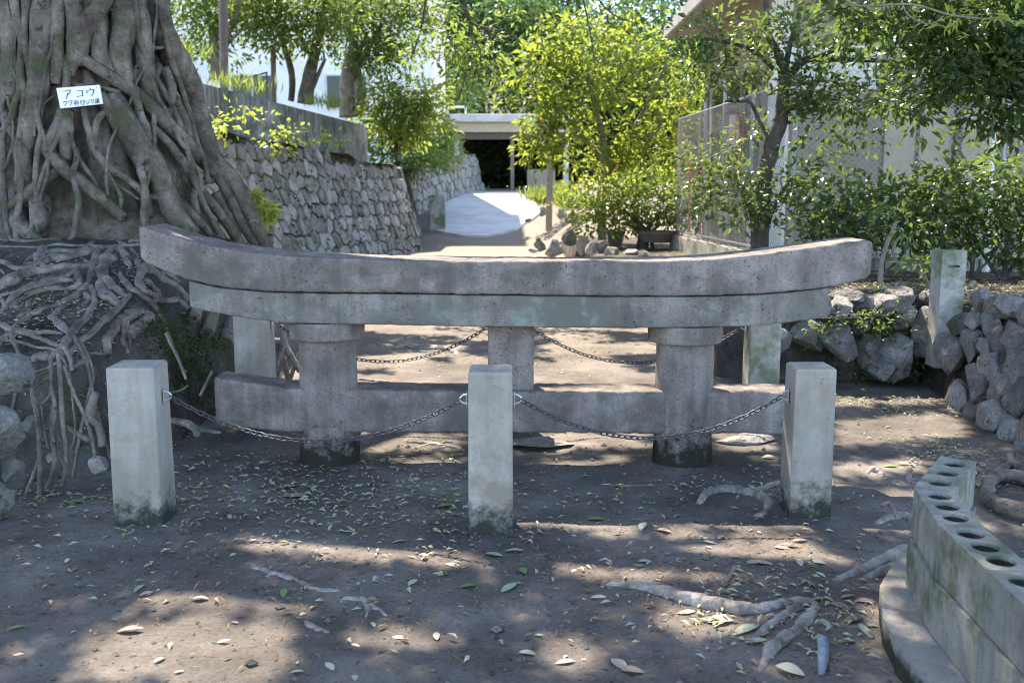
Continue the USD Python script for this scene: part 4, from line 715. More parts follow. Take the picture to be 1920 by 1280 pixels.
def fleaf(px, py, lpx, ang, kind, curl=.3, big=True):
    p = hit(px, py, hall, 2) + [0, 0, .006]; k = scale(p); L = lpx * k * 1.1; W = L * rng.uniform(.36, .52); n = 7; t = np.linspace(0, 1, n); w = W / 2 * np.sin(np.pi * np.clip(t * .97 + .03, 0, 1)) ** .8
    curl *= .42; zc = curl * L * (.35 * np.sin(np.pi * t) + .15 * t * t); ex = rng.uniform(.02, .22) * W
    V = np.vstack([np.c_[t * L - L / 2, -w, zc + ex * (w / W * 2)], np.c_[t * L - L / 2, 0 * t, zc * .8], np.c_[t * L - L / 2, w, zc + ex * rng.uniform(.3, 1) * (w / W * 2)]])
    F_ = [[r * n + i, r * n + i + 1, (r + 1) * n + i + 1] for r in (0, 1) for i in range(n - 1)] + [[r * n + i, (r + 1) * n + i + 1, (r + 1) * n + i] for r in (0, 1) for i in range(n - 1)]
    ti = rng.uniform(-.1, .1, 2); V[:, 2] += V[:, 0] * ti[0] + V[:, 1] * ti[1]; V[:, 2] -= V[:, 2].min()
    a = math.radians(ang); V = np.c_[V[:, 0] * math.cos(a) - V[:, 1] * math.sin(a), V[:, 0] * math.sin(a) + V[:, 1] * math.cos(a), V[:, 2]] + p
    desc = {'green': 'fresh green', 'pale': 'pale grey-green', 'brown': 'dry brown', 'cream': 'bleached cream'}[kind]
    if lpx >= 14 or big: lab, grp = f"{'large' if lpx > 38 else 'small' if lpx < 22 else 'medium'} {desc} fallen leaf {where(px, py)}", f'{desc} fallen leaves'
    else: lab, grp = f'tiny {desc} fallen leaf among the litter on the soil', f'tiny {desc} fallen leaves'
    mk('fallen_leaf', (V, np.array(F_)), LEAFK[kind], None, True, label=lab, cat='leaf', group=grp)
marks = [(143, 945, 34, 20, 'green'), (262, 1105, 34, 80, 'pale'), (275, 1115, 26, 40, 'brown'), (376, 1125, 28, 5, 'green'), (532, 1115, 34, 100, 'green'), (545, 915, 34, 40, 'green'), (560, 930, 28, 160, 'green'), (835, 952, 34, 10, 'green'), (748, 1018, 24, 20, 'pale'), (555, 932, 44, 0, 'brown'), (880, 1102, 32, 25, 'green'), (925, 1042, 36, 150, 'pale'), (774, 1095, 26, 60, 'pale'), (955, 1105, 40, 50, 'pale'),
         (980, 1072, 28, 110, 'green'), (965, 1035, 34, 0, 'pale'), (1118, 976, 34, 10, 'green'), (1163, 913, 30, 100, 'green'), (1205, 990, 34, 70, 'pale'), (1240, 998, 34, 150, 'brown'), (1480, 1025, 38, 170, 'brown'), (1500, 1015, 28, 10, 'brown'), (1425, 1058, 50, 160, 'cream'), (1498, 1057, 30, 90, 'cream'), (1532, 1057, 30, 170, 'cream'), (1538, 1080, 22, 120, 'cream'), (1122, 1123, 28, 175, 'cream'), (1290, 1150, 30, 20, 'cream'), (1285, 1152, 30, 5, 'brown'),
         (1400, 1185, 60, 30, 'pale'), (1350, 1168, 50, 5, 'cream'), (1545, 1170, 40, 100, 'pale'), (1575, 1140, 40, 140, 'brown'), (1600, 1165, 38, 20, 'brown'), (1618, 1182, 34, 90, 'pale'), (1535, 1125, 28, 10, 'green'), (1160, 1250, 44, 120, 'cream'), (1180, 1262, 50, 160, 'brown'), (988, 1228, 30, 170, 'cream'), (618, 1252, 36, 120, 'cream'), (818, 1195, 28, 100, 'cream'), (558, 1262, 24, 10, 'cream'), (748, 1198, 26, 170, 'cream'), (848, 1062, 0 + 26, 170, 'cream'), (665, 1212, 22, 150, 'cream'), (420, 1205, 22, 20, 'cream'),
         (245, 1185, 46, 8, 'brown'), (30, 1180, 30, 40, 'green'), (300, 1240, 24, 60, 'pale'), (1440, 860, 0 + 24, 10, 'pale'), (1668, 876, 24, 0, 'green'), (1698, 872, 26, 170, 'pale'), (1270, 970, 20, 40, 'brown'), (1352, 1010, 26, 60, 'brown'), (1320, 1012, 20, 120, 'pale'), (1210, 1055, 24, 0, 'cream'), (1465, 1030, 30, 140, 'brown'), (1330, 1020, 24, 160, 'cream'), (1620, 1130, 34, 160, 'brown'), (1590, 1120, 30, 20, 'brown'), (1420, 1205, 44, 10, 'pale'), (1470, 1210, 40, 60, 'green'), (1480, 1262, 50, 150, 'cream'), (1590, 1205, 30, 20, 'brown'), (1060, 1245, 36, 10, 'brown')]
for a in marks: fleaf(*a)
for k in range(120):
    px, py = rng.uniform(20, 1700), rng.choice([rng.uniform(860, 1275), rng.uniform(900, 1100)]); fleaf(px, py, rng.uniform(8, 20) * (py / 1100), rng.uniform(0, 360), str(rng.choice(['green', 'pale', 'brown', 'cream', 'cream', 'pale'])), rng.uniform(.1, .5), False)
def litter(n, seed, spots, L, hf, aspect=.4, up=.006):
    g_ = np.random.default_rng(seed); xy = []
    for (cx, cy, rx, ry), w in spots: m = int(n * w); xy.append(np.c_[g_.normal(cx, rx, m), g_.normal(cy, ry, m)])
    xy = np.vstack(xy); z = hf(xy[:, 0], xy[:, 1]); P = np.c_[xy, z + up + g_.random(len(z)) * .01]; d = g_.normal(size=P.shape); d[:, 2] *= .12; nn = g_.normal(size=P.shape) * .3; nn[:, 2] += 1; s = g_.uniform(.5, 1.5, len(P)); keep = xy[:, 1] > 1.5
    return leaves(P[keep], d[keep], nn[keep], (L * s)[keep], (L * s * aspect)[keep], fold=.3, droop=.1)
def gx(px, py): return tuple(onz(px, py)[:2])
S = [((*gx(560, 900), .5, .35), .16), ((*gx(300, 950), .5, .5), .06), ((*gx(700, 950), .5, .3), .1), ((*gx(1400, 920), .25, .12), .03), ((*gx(1690, 760), .35, .2), .1), ((*gx(1780, 860), .18, .3), .09), ((*gx(950, 660), 1.6, .7), .2), ((*gx(960, 1000), 1.6, .8), .2), ((*gx(1450, 1150), .3, .2), .08), ((0, 13, 1.5, 2.5), .06), ((-2.75, 5.0, .35, .12), .05)]
mk('leaf_litter', litter(3600, 4, S, .036, hall, .36), L_DRY, None, kind='stuff', label='small pale leaves and petals strewn over the dark soil', cat='leaf litter')
mk('needle_litter', litter(3200, 6, [((*gx(800, 1080), 1.2, .55), .7), ((*gx(1400, 1080), .5, .35), .3)], .034, hall, .09), L_NEED, None, kind='stuff', label='thin orange-brown plant shreds scattered over the soil in front', cat='leaf litter')
mk('mound_litter', litter(1500, 8, [((-2.7, 6.2, .5, .5), .5), ((-3.2, 5.8, .5, .3), .25), ((-2.4, 7.2, .3, .6), .25)], .03, hmound), L_DRY, None, kind='stuff', label='dry leaf litter lying between the roots on the mound', cat='leaf litter')
mk('bed_litter', litter(4200, 9, [((4.0, 8.9, .9, .4), .4), ((4, 7.4, .6, .9), .3), ((3, 11, 1.2, 1), .2), ((1.9, 19, .6, 3), .1)], .035, hterr), L_DRY, None, kind='stuff', label='brown leaf litter under the shrubs of the planting bed', cat='leaf litter')
g_ = np.random.default_rng(13); n = 2600; xy = np.c_[g_.normal(0, 1.5, n), g_.uniform(2.6, 8.0, n)]; r_ = g_.gamma(2.0, .0022, n) + .002
oc = np.array([[1, 0, 0], [-1, 0, 0], [0, 1, 0], [0, -1, 0], [0, 0, .7], [0, 0, -.7]]); of = np.array([[0, 2, 4], [2, 1, 4], [1, 3, 4], [3, 0, 4], [2, 0, 5], [1, 2, 5], [3, 1, 5], [0, 3, 5]])
V = (oc[None] * (1 + .6 * (g_.random((n, 6, 1)) - .5))) * r_[:, None, None] + np.c_[xy, hground(xy[:, 0], xy[:, 1]) + r_ * .3][:, None]
mk('grit', (V.reshape(-1, 3), (np.arange(n)[:, None, None] * 6 + of).reshape(-1, 3)), BOULD[0], None, kind='stuff', label='small stones and grit scattered over the bare soil', cat='grit')
for k, (a, b, c_, d_, w, lab) in enumerate([(1358, 1100, 1378, 1065, 8, 'short pale stick lying on the sunlit soil above the forked root'), (1495, 1085, 1530, 1102, 4, 'thin straw-coloured twig right of the pale stick')]):
    p, q = onz(a, b, .012), onz(c_, d_, .012); p[2], q[2] = hall(*p[:2]) + .008, hall(*q[:2]) + .008
    mk('twig', tube([p, (p + q) / 2 + [.004, 0, .004], q], [w / 2 * scale(p)] * 3, 9, 6, .15, k), PALEB, None, True, label=lab, cat='twig')

# ------------------------------------------------------------------ right: building, fence, low wall
bx, by, bz = 3.72, 14.6, .35
bd = thing('white_building', 'pale single-storey building with a flat overhanging roof behind the wire fence', 'building', (bx, by, bz))
H_ = 4.5
mk('wall', box(bx, 13.5, by, by + .2, bz, H_ , 0), PLASTER, bd); mk('wall', box(bx, bx + .2, by + .203, 19.6, bz, H_), PLASTER, bd); mk('wall', box(13.3, 13.5, by + .203, 19.6, bz, H_), PLASTER, bd); mk('wall', box(bx + .203, 13.297, 19.4, 19.6, bz, H_), PLASTER, bd)
rf = mk('roof', box(bx - .75, 14.2, by - .9, 20.2, H_ + .003, H_ + .24, .02), ROOF, bd); mk('fascia', box(bx - .78, 14.23, by - .93, by - .902, H_ - .03, H_ + .2, 0), ROOF, rf)
mk('corner_pier', box(bx - .06, bx + .24, by - .05, by - .002, bz, H_ - .003), WHITE, bd)
zb, z1 = bz + .1, 2.75
def pxx(px, Y): return at(px, 300, Y)[0]
for a, b in ((1655, 1782), (1796, 1850)):
    d_ = mk('door', box(pxx(a, by), pxx(b, by), by - .04, by - .003, zb, z1), CREAM, bd)
    mk('handle', box(pxx((a + b) / 2 + 8, by), pxx((a + b) / 2 + 14, by), by - .07, by - .042, 1.3, 1.42, .004), DARKM, d_)
mk('door_mullion', box(pxx(1713, by), pxx(1719, by), by - .055, by - .042, zb, z1), BROWN, bd)
mk('downpipe', box(pxx(1783, by), pxx(1795, by), by - .12, by - .045, zb, 3.1, .01), BROWN, bd); mk('door_head', box(pxx(1640, by), pxx(1850, by), by - .07, by - .003, z1 + .003, z1 + .12), BROWN, bd)
w_ = mk('transom_window', box(pxx(1650, by), pxx(1850, by), by - .05, by - .003, z1 + .15, z1 + .75), WOOD, bd)
for k in range(4): a = 1652 + k * 49.5; mk('pane', box(pxx(a + 3, by), pxx(a + 45, by), by - .056, by - .052, z1 + .2, z1 + .7), GLASSM, w_)
mk('panel', box(pxx(1452, by), pxx(1640, by), by - .03, by - .003, 3.0, 3.6), WHITE, bd)
# left flank: window and door frames
for y0, y1, z0_, z1_ in ((15.3, 16.1, bz + .1, 3.4), (16.4, 17.4, bz + .1, 3.4), (17.7, 18.7, bz + .1, 3.4)):
    w_ = mk('window', box(bx - .05, bx - .003, y0, y1, z0_, z1_), WOOD, bd)
    for q in range(4): h0 = z0_ + .06 + q * (z1_ - z0_) / 4; mk('pane', box(bx - .058, bx - .052, y0 + .06, y1 - .06, h0, h0 + (z1_ - z0_) / 4 - .1), GLASSM, w_)
# pole row in front of the flank and things hanging there
for px, Y, py0, py1, m, lab in ((1325, 18.2, 165, 450, GALV, 'slim grey pipe standing left of its twin at the building flank'), (1362, 16.6, 150, 455, GALV, 'slim grey pipe nearer the corner at the building flank')):
    p0, p1 = at(px, py1, Y), at(px, py0, Y); t = thing('pipe_pole', lab, 'pole', (p0[0], Y, p0[2])); mk('pole', tube([p0, p1], .05, 3, 12), m, t, 40); mk('clamp', tube([p0 + [0, 0, .9], p0 + [0, 0, .96]], .062, 3, 12), DARKM, t, 40)
p = at(1386, 266, 16.2); t = thing('hanging_cloth', 'pink and white cloth hanging by the building flank', 'cloth', p); w2 = .17
cl = grid(np.linspace(-w2, w2, 14), np.linspace(-.42, .42, 14), lambda x, y: .03 * np.sin(x * 28 + y * 2)); V = np.c_[cl[0][:, 0], cl[0][:, 2], cl[0][:, 1]] + p
mk('cloth', (V, cl[1]), PINK, t, True); mk('stripe', (np.c_[cl[0][:, 0] * .25 , cl[0][:, 2] - .012, cl[0][:, 1]] + p, cl[1]), RED, t, True); mk('rail', tube([p + [-.25, 0, .44], p + [.25, 0, .44]], .012, 3, 8), DARKM, t)
p = at(1303, 315, 18.6); t = thing('red_crate', 'red plastic box on a stand beside the fence, seen through the leaves', 'crate', p); s = scale(p)
c0 = m3.Manifold.cube([32 * s, .3, 36 * s], True) - m3.Manifold.cube([27 * s, .26, 36 * s], True).translate([0, 0, 4 * s])
v, f = arr(c0); mk('box', (v + p, f), RED, t); mk('rim', box(p[0] - 17.5 * s, p[0] + 17.5 * s, p[1] - .17, p[1] + .17, p[2] + 16 * s, p[2] + 18.5 * s, .005), RED, t)
for sx in (-1, 1): mk('leg', tube([p + [sx * 10 * s, 0, -18 * s], at(1303 + sx * 10, 440, 18.6)], .02, 3, 8), RED, t)
# low fence wall
def lowwall(label, A, B, z0, z1, wdt, n, m):
    t = thing('low_wall', label, 'wall', (A[0], A[1], z0)); A, B = np.r_[A, 0], np.r_[B, 0]; e = np.cross((B - A) / np.linalg.norm(B - A), [0, 0, 1]) * wdt / 2
    for k in range(n):
        a, b = A + (B - A) * (k + .006) / n, A + (B - A) * (k + .994) / n
        v = np.array([x + s_ * e + [0, 0, z] for x in (a, b) for s_ in (-1, 1) for z in (z0, z1 + .012 * math.sin(k * 2.1))]); mk('segment', trimesh.convex.convex_hull(v), m, t)
    return t
lowwall('low concrete kerb wall carrying the front of the wire fence behind the shrubs', (3.5, 12.6), (13, 12.6), .3, .73, .16, 8, GREYW)
lowwall('low wall of upright concrete staves under the side of the wire fence', (3.45, 12.9), (3.15, 19.4), .2, .72, .18, 26, OLDCONC)
def chainlink(label, A, B, z0, z1, posts_, cell=.056):
    A, B = np.array(A, float), np.array(B, float); L = np.linalg.norm(B - A); t2 = (B - A) / L; n2 = np.array([t2[1], -t2[0]]); t = thing('wire_fence', label, 'fence', (A[0], A[1], z0)); H = z1 - z0
    P3 = lambda u, z, o=0: np.array([*(A + t2 * u + n2 * o), z])
    ms = []; c_ = cell * math.sqrt(2)
    for sgn in (1, -1):
        for k in np.arange(-H if sgn > 0 else 0, L if sgn > 0 else L + H, c_):
            u0, u1 = k, k + sgn * H; za, zb_ = z0, z1
            if sgn > 0:
                if u0 < 0: za = z0 - u0; u0 = 0
                if u1 > L: zb_ = z1 - (u1 - L); u1 = L
            else:
                if u0 > L: za = z0 + (u0 - L); u0 = L
                if u1 < 0: zb_ = z1 + u1; u1 = 0
            if zb_ - za > .02: ms.append(bar(P3(u0, za, .002 * sgn), P3(u1, zb_, .002 * sgn), .0042))
    mk('wire_mesh', join(*ms), GALV, t)
    for u in posts_: mk('fence_post', tube([P3(u, z0 - .1, .03), P3(u, z1 + .04, .03)], .026, 3, 10), GALV, t, 40)
    for z in (z0 + .05, z1): mk('rail', tube([P3(0, z, .012), P3(L, z, .012)], .014, 3, 8), GALV, t, 40)
chainlink('wire mesh fence along the front of the pale building', (3.5, 12.6), (12.9, 12.6), .75, 3.3, [0, 2.6, 4.55, 5.9, 7.8, 9.3])
chainlink('wire mesh fence running back along the building flank', (3.43, 12.75), (3.15, 19.3), .75, 2.9, [1.6, 3.2, 4.8, 6.5])
p0, p1 = at(1858, 372, 12.2), at(1862, 215, 12.2); t = thing('white_pole', 'white painted pole in front of the fence near the right edge', 'pole', (p0[0], 12.2, .6)); mk('pole', tube([[p0[0], 12.2, .5], p1], .045, 3, 12), WHITE, t, 40); mk('cap', tube([p1, p1 + [0, 0, .03]], .052, 3, 12), GALV, t, 40)

# ------------------------------------------------------------------ trees and shrubs
def blob(px, py, Y, rx, ry, n, rd=None):
    p = at(px, py, Y); s = scale(p); return (p, (rx * s, (rd if rd else (rx + ry) / 2) * s, ry * s), n)
def branches(L, Y, dy=0.0, m=TREEB, parent=None, name='branch', sides=8):
    for k, s in enumerate(L):
        P, R_ = [], []
        for q, e in enumerate(s):
            a, b, w = e[:3]; p = at(a, b, Y + (e[3] if len(e) > 3 else 0)); P.append(p); R_.append(w / 2 * scale(p))
        mk(name if not (k == 0 and name == 'branch') else 'trunk', tube(P, R_, 7 * len(s), sides, .1, k + int(Y)), m, parent, True)
def tree(name, label, cat, Y, base, blobs, brs, L, W, lm, bm=TREEB, per=14, spread=.15, seed=1, dens=1.0, group=None, shell=.5):
    c = at(*base, Y); t = thing(name, label, cat, c, group)
    branches(brs, Y, m=bm, parent=t)
    mk('foliage', crown([blob(*b) for b in blobs], L, W, per, spread, seed, dens, shell), lm, t); return t
Y = 11.4
tree('slender_tree', 'slender dark-trunked evergreen with spreading tiers of small glossy leaves, behind the gate', 'tree', Y, (1432, 515),
     [(1340, 65, Y, 70, 45, 40), (1300, 130, Y, 60, 40, 30), (1480, 60, Y - .2, 90, 38, 50), (1580, 70, Y - .2, 90, 38, 50), (1430, 110, Y, 60, 40, 30), (1540, 170, Y - .3, 80, 32, 45), (1610, 190, Y - .4, 80, 40, 50), (1650, 120, Y - .2, 80, 50, 45), (1350, 140, Y, 50, 34, 18),
      (1470, 190, Y, 40, 30, 14), (1620, 250, Y - .3, 70, 34, 14), (1540, 240, Y - .2, 60, 30, 9), (1490, 270, Y, 60, 30, 7), (1390, 260, Y + .2, 40, 30, 14), (1340, 300, Y, 60, 34, 24), (1300, 378, Y - .2, 70, 34, 26), (1380, 350, Y - .2, 70, 46, 44), (1470, 340, Y - .2, 60, 40, 28), (1540, 300, Y, 60, 40, 9), (1400, 400, Y - .3, 60, 30, 24), (1570, 340, Y, 60, 40, 12), (1500, 390, Y, 70, 44, 18)],
     [[(1428, 520, 26), (1430, 420, 25), (1436, 330, 26), (1448, 270, 30), (1465, 220, 28), (1470, 160, 20), (1462, 110, 16), (1440, 60, 13), (1436, -30, 10)], [(1412, 520, 14), (1416, 430, 14), (1402, 380, 12), (1380, 340, 6)], [(1440, 420, 10), (1460, 370, 9), (1490, 330, 6)], [(1462, 215, 16), (1490, 130, 16), (1520, 110, 14), (1600, 112, 10), (1700, 118, 6, -.2)], [(1470, 205, 12), (1510, 195, 10), (1550, 180, 6)],
      [(1500, 120, 10), (1550, 100, 9), (1600, 80, 8), (1660, 60, 5)], [(1450, 130, 9), (1400, 90, 8), (1340, 75, 6), (1300, 70, 4)], [(1445, 270, 8), (1425, 230, 7), (1400, 190, 6), (1360, 190, 4)], [(1468, 170, 12), (1480, 90, 10), (1500, 20, 8), (1510, -30, 7)]], .1, .046, L_CAM, TREEB, 13, .1, 5, .6)
Y = 9.6
tree('dark_tree', 'dense dark-leaved tree hanging into the picture at the upper right corner', 'tree', Y, (1990, 560),
     [(1700, 30, Y, 90, 60, 70), (1800, 40, Y, 100, 70, 100), (1900, 50, Y, 90, 80, 100), (1740, 110, Y, 80, 50, 60), (1840, 140, Y, 90, 60, 90), (1920, 170, Y, 60, 70, 70), (1690, 190, Y, 50, 34, 26), (1770, 180, Y, 60, 30, 16), (1850, 225, Y, 50, 26, 22), (1720, 225, Y + .2, 40, 16, 5), (1600, 20, Y, 60, 40, 30), (1960, 80, Y, 80, 120, 80), (1895, 240, Y, 40, 26, 16), (1700, -60, Y, 180, 60, 60), (1900, -80, Y, 160, 80, 80)],
     [[(1990, 560, 60), (1985, 400, 56), (1975, 250, 50), (1960, 100, 44), (1950, -60, 36)], [(1972, 230, 22), (1900, 180, 16), (1820, 170, 12), (1740, 190, 7), (1700, 215, 4)], [(1965, 130, 22), (1880, 80, 16), (1780, 60, 12), (1680, 40, 8), (1600, 20, 4)], [(1955, 30, 20), (1850, -10, 14), (1740, -30, 10)], [(1780, 60, 8), (1790, 110, 6), (1800, 170, 4)], [(1970, 240, 14), (1920, 250, 9), (1870, 240, 5)]], .12, .055, L_CAM, TREEB, 14, .1, 8, .5)
Y = 10.6
for lab, xs_, bs, sd in (('spreading dark glossy shrub on the bed right of the gate beam', 1590, [(1530, 420, Y, 70, 44, 44), (1600, 400, Y, 70, 50, 50), (1650, 430, Y, 60, 40, 40), (1570, 450, Y, 70, 30, 34), (1700, 400, Y, 50, 46, 34), (1560, 370, Y + .3, 60, 36, 30), (1650, 370, Y + .3, 60, 36, 30)], 21),
                         ('taller dark glossy shrub behind the old notched post', 1760, [(1740, 370, Y, 60, 50, 44), (1800, 350, Y, 70, 50, 54), (1770, 420, Y, 70, 40, 44), (1830, 400, Y, 60, 50, 44), (1720, 440, Y, 50, 34, 26), (1790, 455, Y, 60, 24, 26)], 22),
                         ('dark glossy shrub filling the right edge above the boulder wall', 1880, [(1890, 360, Y, 60, 60, 50), (1930, 400, Y, 60, 60, 50), (1870, 440, Y, 60, 36, 36), (1930, 470, Y, 60, 40, 36), (1900, 320, Y + .2, 50, 40, 24)], 23)):
    brs = [[(xs_, 528, 12), (xs_ + 8, 470, 10), (xs_ - 10, 400, 6)], [(xs_ + 4, 520, 9), (xs_ + 40, 460, 7), (xs_ + 60, 400, 4)], [(xs_, 525, 8), (xs_ - 40, 470, 6), (xs_ - 60, 420, 4)], [(xs_ + 60, 522, 9), (xs_ + 66, 470, 7), (xs_ + 50, 420, 4)], [(xs_ + 62, 515, 6), (xs_ + 100, 480, 5), (xs_ + 120, 440, 3)]]
    tree('glossy_shrub', lab, 'shrub', Y, (xs_, 528), bs, brs, .115, .055, L_CAM, TREEB, 12, .1, sd, .46)
t = thing('young_shrub', 'small bright-leaved seedling shrub left of the old notched post', 'shrub', at(1745, 560, 8.5))
branches([[(1735, 585, 9), (1745, 555, 8), (1735, 520, 6), (1725, 490, 4)], [(1745, 560, 8), (1765, 520, 8), (1775, 490, 6)], [(1738, 530, 5), (1715, 500, 3)]], 8.6, m=PALEB, parent=t)
mk('foliage', crown([blob(1720, 490, 8.5, 26, 22, 8), blob(1755, 480, 8.6, 26, 20, 7), (at(1730, 520, 8.5), (.08, .08, .06), 4)], .075, .03, 8, .06, 3), L_TER, t)
t = thing('bare_stem_shrub', 'thin bent bare stems rising from the bed behind the right end of the beam', 'shrub', at(1652, 540, 9.3)); branches([[(1650, 545, 12), (1652, 500, 10), (1662, 460, 9), (1680, 420, 6)], [(1690, 500, 5), (1675, 470, 6), (1690, 440, 4)], [(1815, 570, 8), (1825, 530, 10), (1830, 550, 6)]], 9.3, m=PALEB, parent=t)
mk('foliage', crown([blob(1690, 425, 9.4, 40, 26, 10)], .08, .035, 10, .09, 4), L_CAM, t)
Y = 22.5
cit = tree('citrus_tree', 'sunlit citrus tree with yellow-green leaves and small orange fruit beside the path', 'tree', Y, (1130, 440),
     [(1020, 110, Y, 56, 60, 46), (1080, 70, Y, 70, 50, 60), (1150, 110, Y, 60, 60, 50), (1012, 200, Y - .3, 56, 50, 40), (1090, 170, Y - .3, 80, 60, 70), (1060, 260, Y - .3, 70, 50, 56), (1150, 250, Y - .2, 70, 60, 60), (1230, 170, Y, 80, 60, 64), (1270, 230, Y, 60, 60, 50), (1200, 300, Y - .2, 80, 50, 60), (1130, 325, Y - .2, 56, 36, 24), (1000, 285, Y - .4, 34, 44, 26), (1270, 310, Y + .3, 50, 50, 36), (1300, 150, Y + .2, 40, 60, 30), (1200, 90, Y + .3, 50, 50, 30), (1075, 320, Y, 30, 24, 10)],
     [[(1130, 450, 18), (1128, 380, 17), (1135, 300, 15), (1120, 220, 12), (1100, 140, 8)], [(1132, 340, 10), (1180, 260, 9), (1220, 180, 6), (1250, 120, 4)], [(1130, 300, 9), (1080, 240, 7), (1030, 180, 4)], [(1190, 440, 12), (1196, 360, 11), (1210, 280, 9), (1260, 210, 5)], [(1085, 118, 6), (1100, 145, 7), (1115, 162, 6)]], .2, .085, L_CIT, PALEB, 13, .16, 31, .56)
g_ = np.random.default_rng(4)
for k in range(4):
    p = at(g_.uniform(990, 1300), g_.uniform(60, 330), Y - 1.0 - .4 * g_.random()); mk('fruit', trimesh.creation.icosphere(1, .036).apply_translation(p), ORANGE, cit, True)
Y = 19.6
sh = tree('flowering_shrub', 'low bright yellow-green shrub in sun behind the potted plants', 'shrub', Y, (1210, 462),
     [(1110, 385, Y, 50, 34, 36), (1160, 360, Y, 50, 30, 34), (1200, 395, Y, 60, 34, 40), (1260, 370, Y, 60, 34, 40), (1320, 385, Y, 50, 34, 30), (1130, 420, Y, 40, 22, 20), (1280, 400, Y, 50, 26, 26), (1230, 340, Y + .4, 60, 24, 24)],
     [[(1205, 465, 16), (1206, 440, 15), (1190, 410, 10), (1150, 390, 5)], [(1210, 465, 12), (1215, 430, 10), (1250, 395, 6)], [(1195, 466, 10), (1200, 440, 8), (1170, 420, 5)], [(1225, 466, 8), (1222, 440, 7), (1240, 420, 5)]], .12, .055, L_SUN, TREEB, 15, .16, 33, 1.1)
# pots and edging rocks
RL = ['grey rock farthest left of the bed edging, beside the bare path', 'broad rock of the bed edging, half in shade', 'rounded rock behind the broad shaded edging rock', 'tall upright rock at the left of the two edging stumps', 'short upright edging rock just right of the tall one', 'dark upright edging rock left of the round flower pot',
      'wide rock of the bed edging below the round flower pot', 'low flat rock below the gap between pot and planter', 'mossy rock behind the bed edging, under the citrus tree', 'smallest dark stone lying on the bare path', 'flat low stone on the path just above the gate beam', 'dark small stone at the near right corner of the concrete path', 'rock left of the foot of the wooden stake', 'dark rock right of the foot of the wooden stake',
      'edging rock below the planter tray', 'edging rock right of the planter tray, behind the gate beam', 'edging rock before the stave wall, behind the gate beam', 'edging rock nearest the slender tree trunk']
def pot(label, px, py0, py1, Y, r0, r1, rim, sx=1.0):
    b = at(px, py1, Y); s = scale(b); zt_ = at(px, py0, Y)[2]; t = thing('flower_pot', label, 'flower pot', b)
    def sc(m): v, f = arr(m); v = (v - b) * [sx, 1, 1] + b; return v, f
    mk('bowl', sc(lathe(b, [(r0 * s, b[2]), ((r0 + r1) / 2 * s * 1.03, (b[2] + zt_) / 2), (r1 * s, zt_)], 28, .002)), TERRA, t, 40); mk('rim', sc(lathe(b, [(r1 * s * 1.02, zt_ - .05), (r1 * s * rim, zt_ - .045), (r1 * s * rim, zt_ + .012), (r1 * s * .9, zt_ + .014)], 28, .001)), TERRA, t, 40)
pot('round dark clay flower pot at the edge of the bed', 1154, 434, 463, 20.2, 12, 17, 1.08)
pot('wide shallow brown planter tray on the bed', 1232, 434, 454, 19.4, 28, 36, 1.04)
for k, (a, b, rx, ry, Y_) in enumerate([(1012, 462, 16, 18, 23), (1040, 466, 24, 22, 20), (1065, 448, 20, 20, 21), (1090, 462, 16, 26, 18.5), (1110, 466, 14, 20, 18), (1128, 464, 14, 20, 18), (1150, 474, 20, 18, 17), (1180, 474, 22, 14, 17), (1075, 412, 20, 16, 25), (985, 448, 10, 6, 24), (1000, 470, 12, 6, 22), (990, 412, 10, 5, 29), (1020, 398, 14, 12, 30), (1052, 402, 16, 14, 28), (1210, 482, 24, 16, 16), (1260, 488, 26, 16, 15), (1320, 498, 30, 18, 13.5), (1380, 510, 30, 18, 12.5)]):
    p = at(a, b, Y_); s = scale(p) * .82; word = ['rounded', 'upright', 'flat-topped', 'blocky', 'low', 'jagged'][k % 6]
    mk('edging_rock', rock(p, (rx * s, rx * s, ry * s), 300 + k, 3, .2, 8, .82), WALLST[k % 3], None, 35, label=RL[k], cat='rock', group='rocks edging the planting bed')
p0, p1 = at(1029, 412, 27), at(1032, 255, 27); t = thing('wooden_stake', 'square wooden stake standing beside the pale path under the citrus tree', 'post', p0); mk('stake', bar(p0 - [0, 0, .3], p1, .17, .17, (1, 0, 0)), WOOD, t); mk('brace_wire', tube([p1 - [0, 0, .4], at(1066, 235, 26.5)], .012, 3, 6), DARKM, t)
def tuft(label, spots, n, L, W, m, name='grass_clump'):
    P = np.array([at(a, b, Y) for a, b, Y in spots]); g_ = np.random.default_rng(len(label)); idx = g_.integers(len(P), size=n); q = P[idx] + g_.normal(size=(n, 3)) * [.22, .3, .03]; d = g_.normal(size=(n, 3)) * .35; d[:, 2] = 1
    t = thing(name, label, 'grass', P[0]); t[0].SetCustomDataByKey('kind', 'stuff'); mk('blades', leaves(q, d, g_.normal(size=(n, 3)), L, W, .2, .2), m, t)
tuft('yellow-green grassy weeds behind the wooden stake', [(1010, 378, 32), (1045, 380, 31), (1060, 390, 29), (1020, 385, 31), (1055, 370, 32), (1080, 395, 28)], 600, .55, .06, L_GRASS)
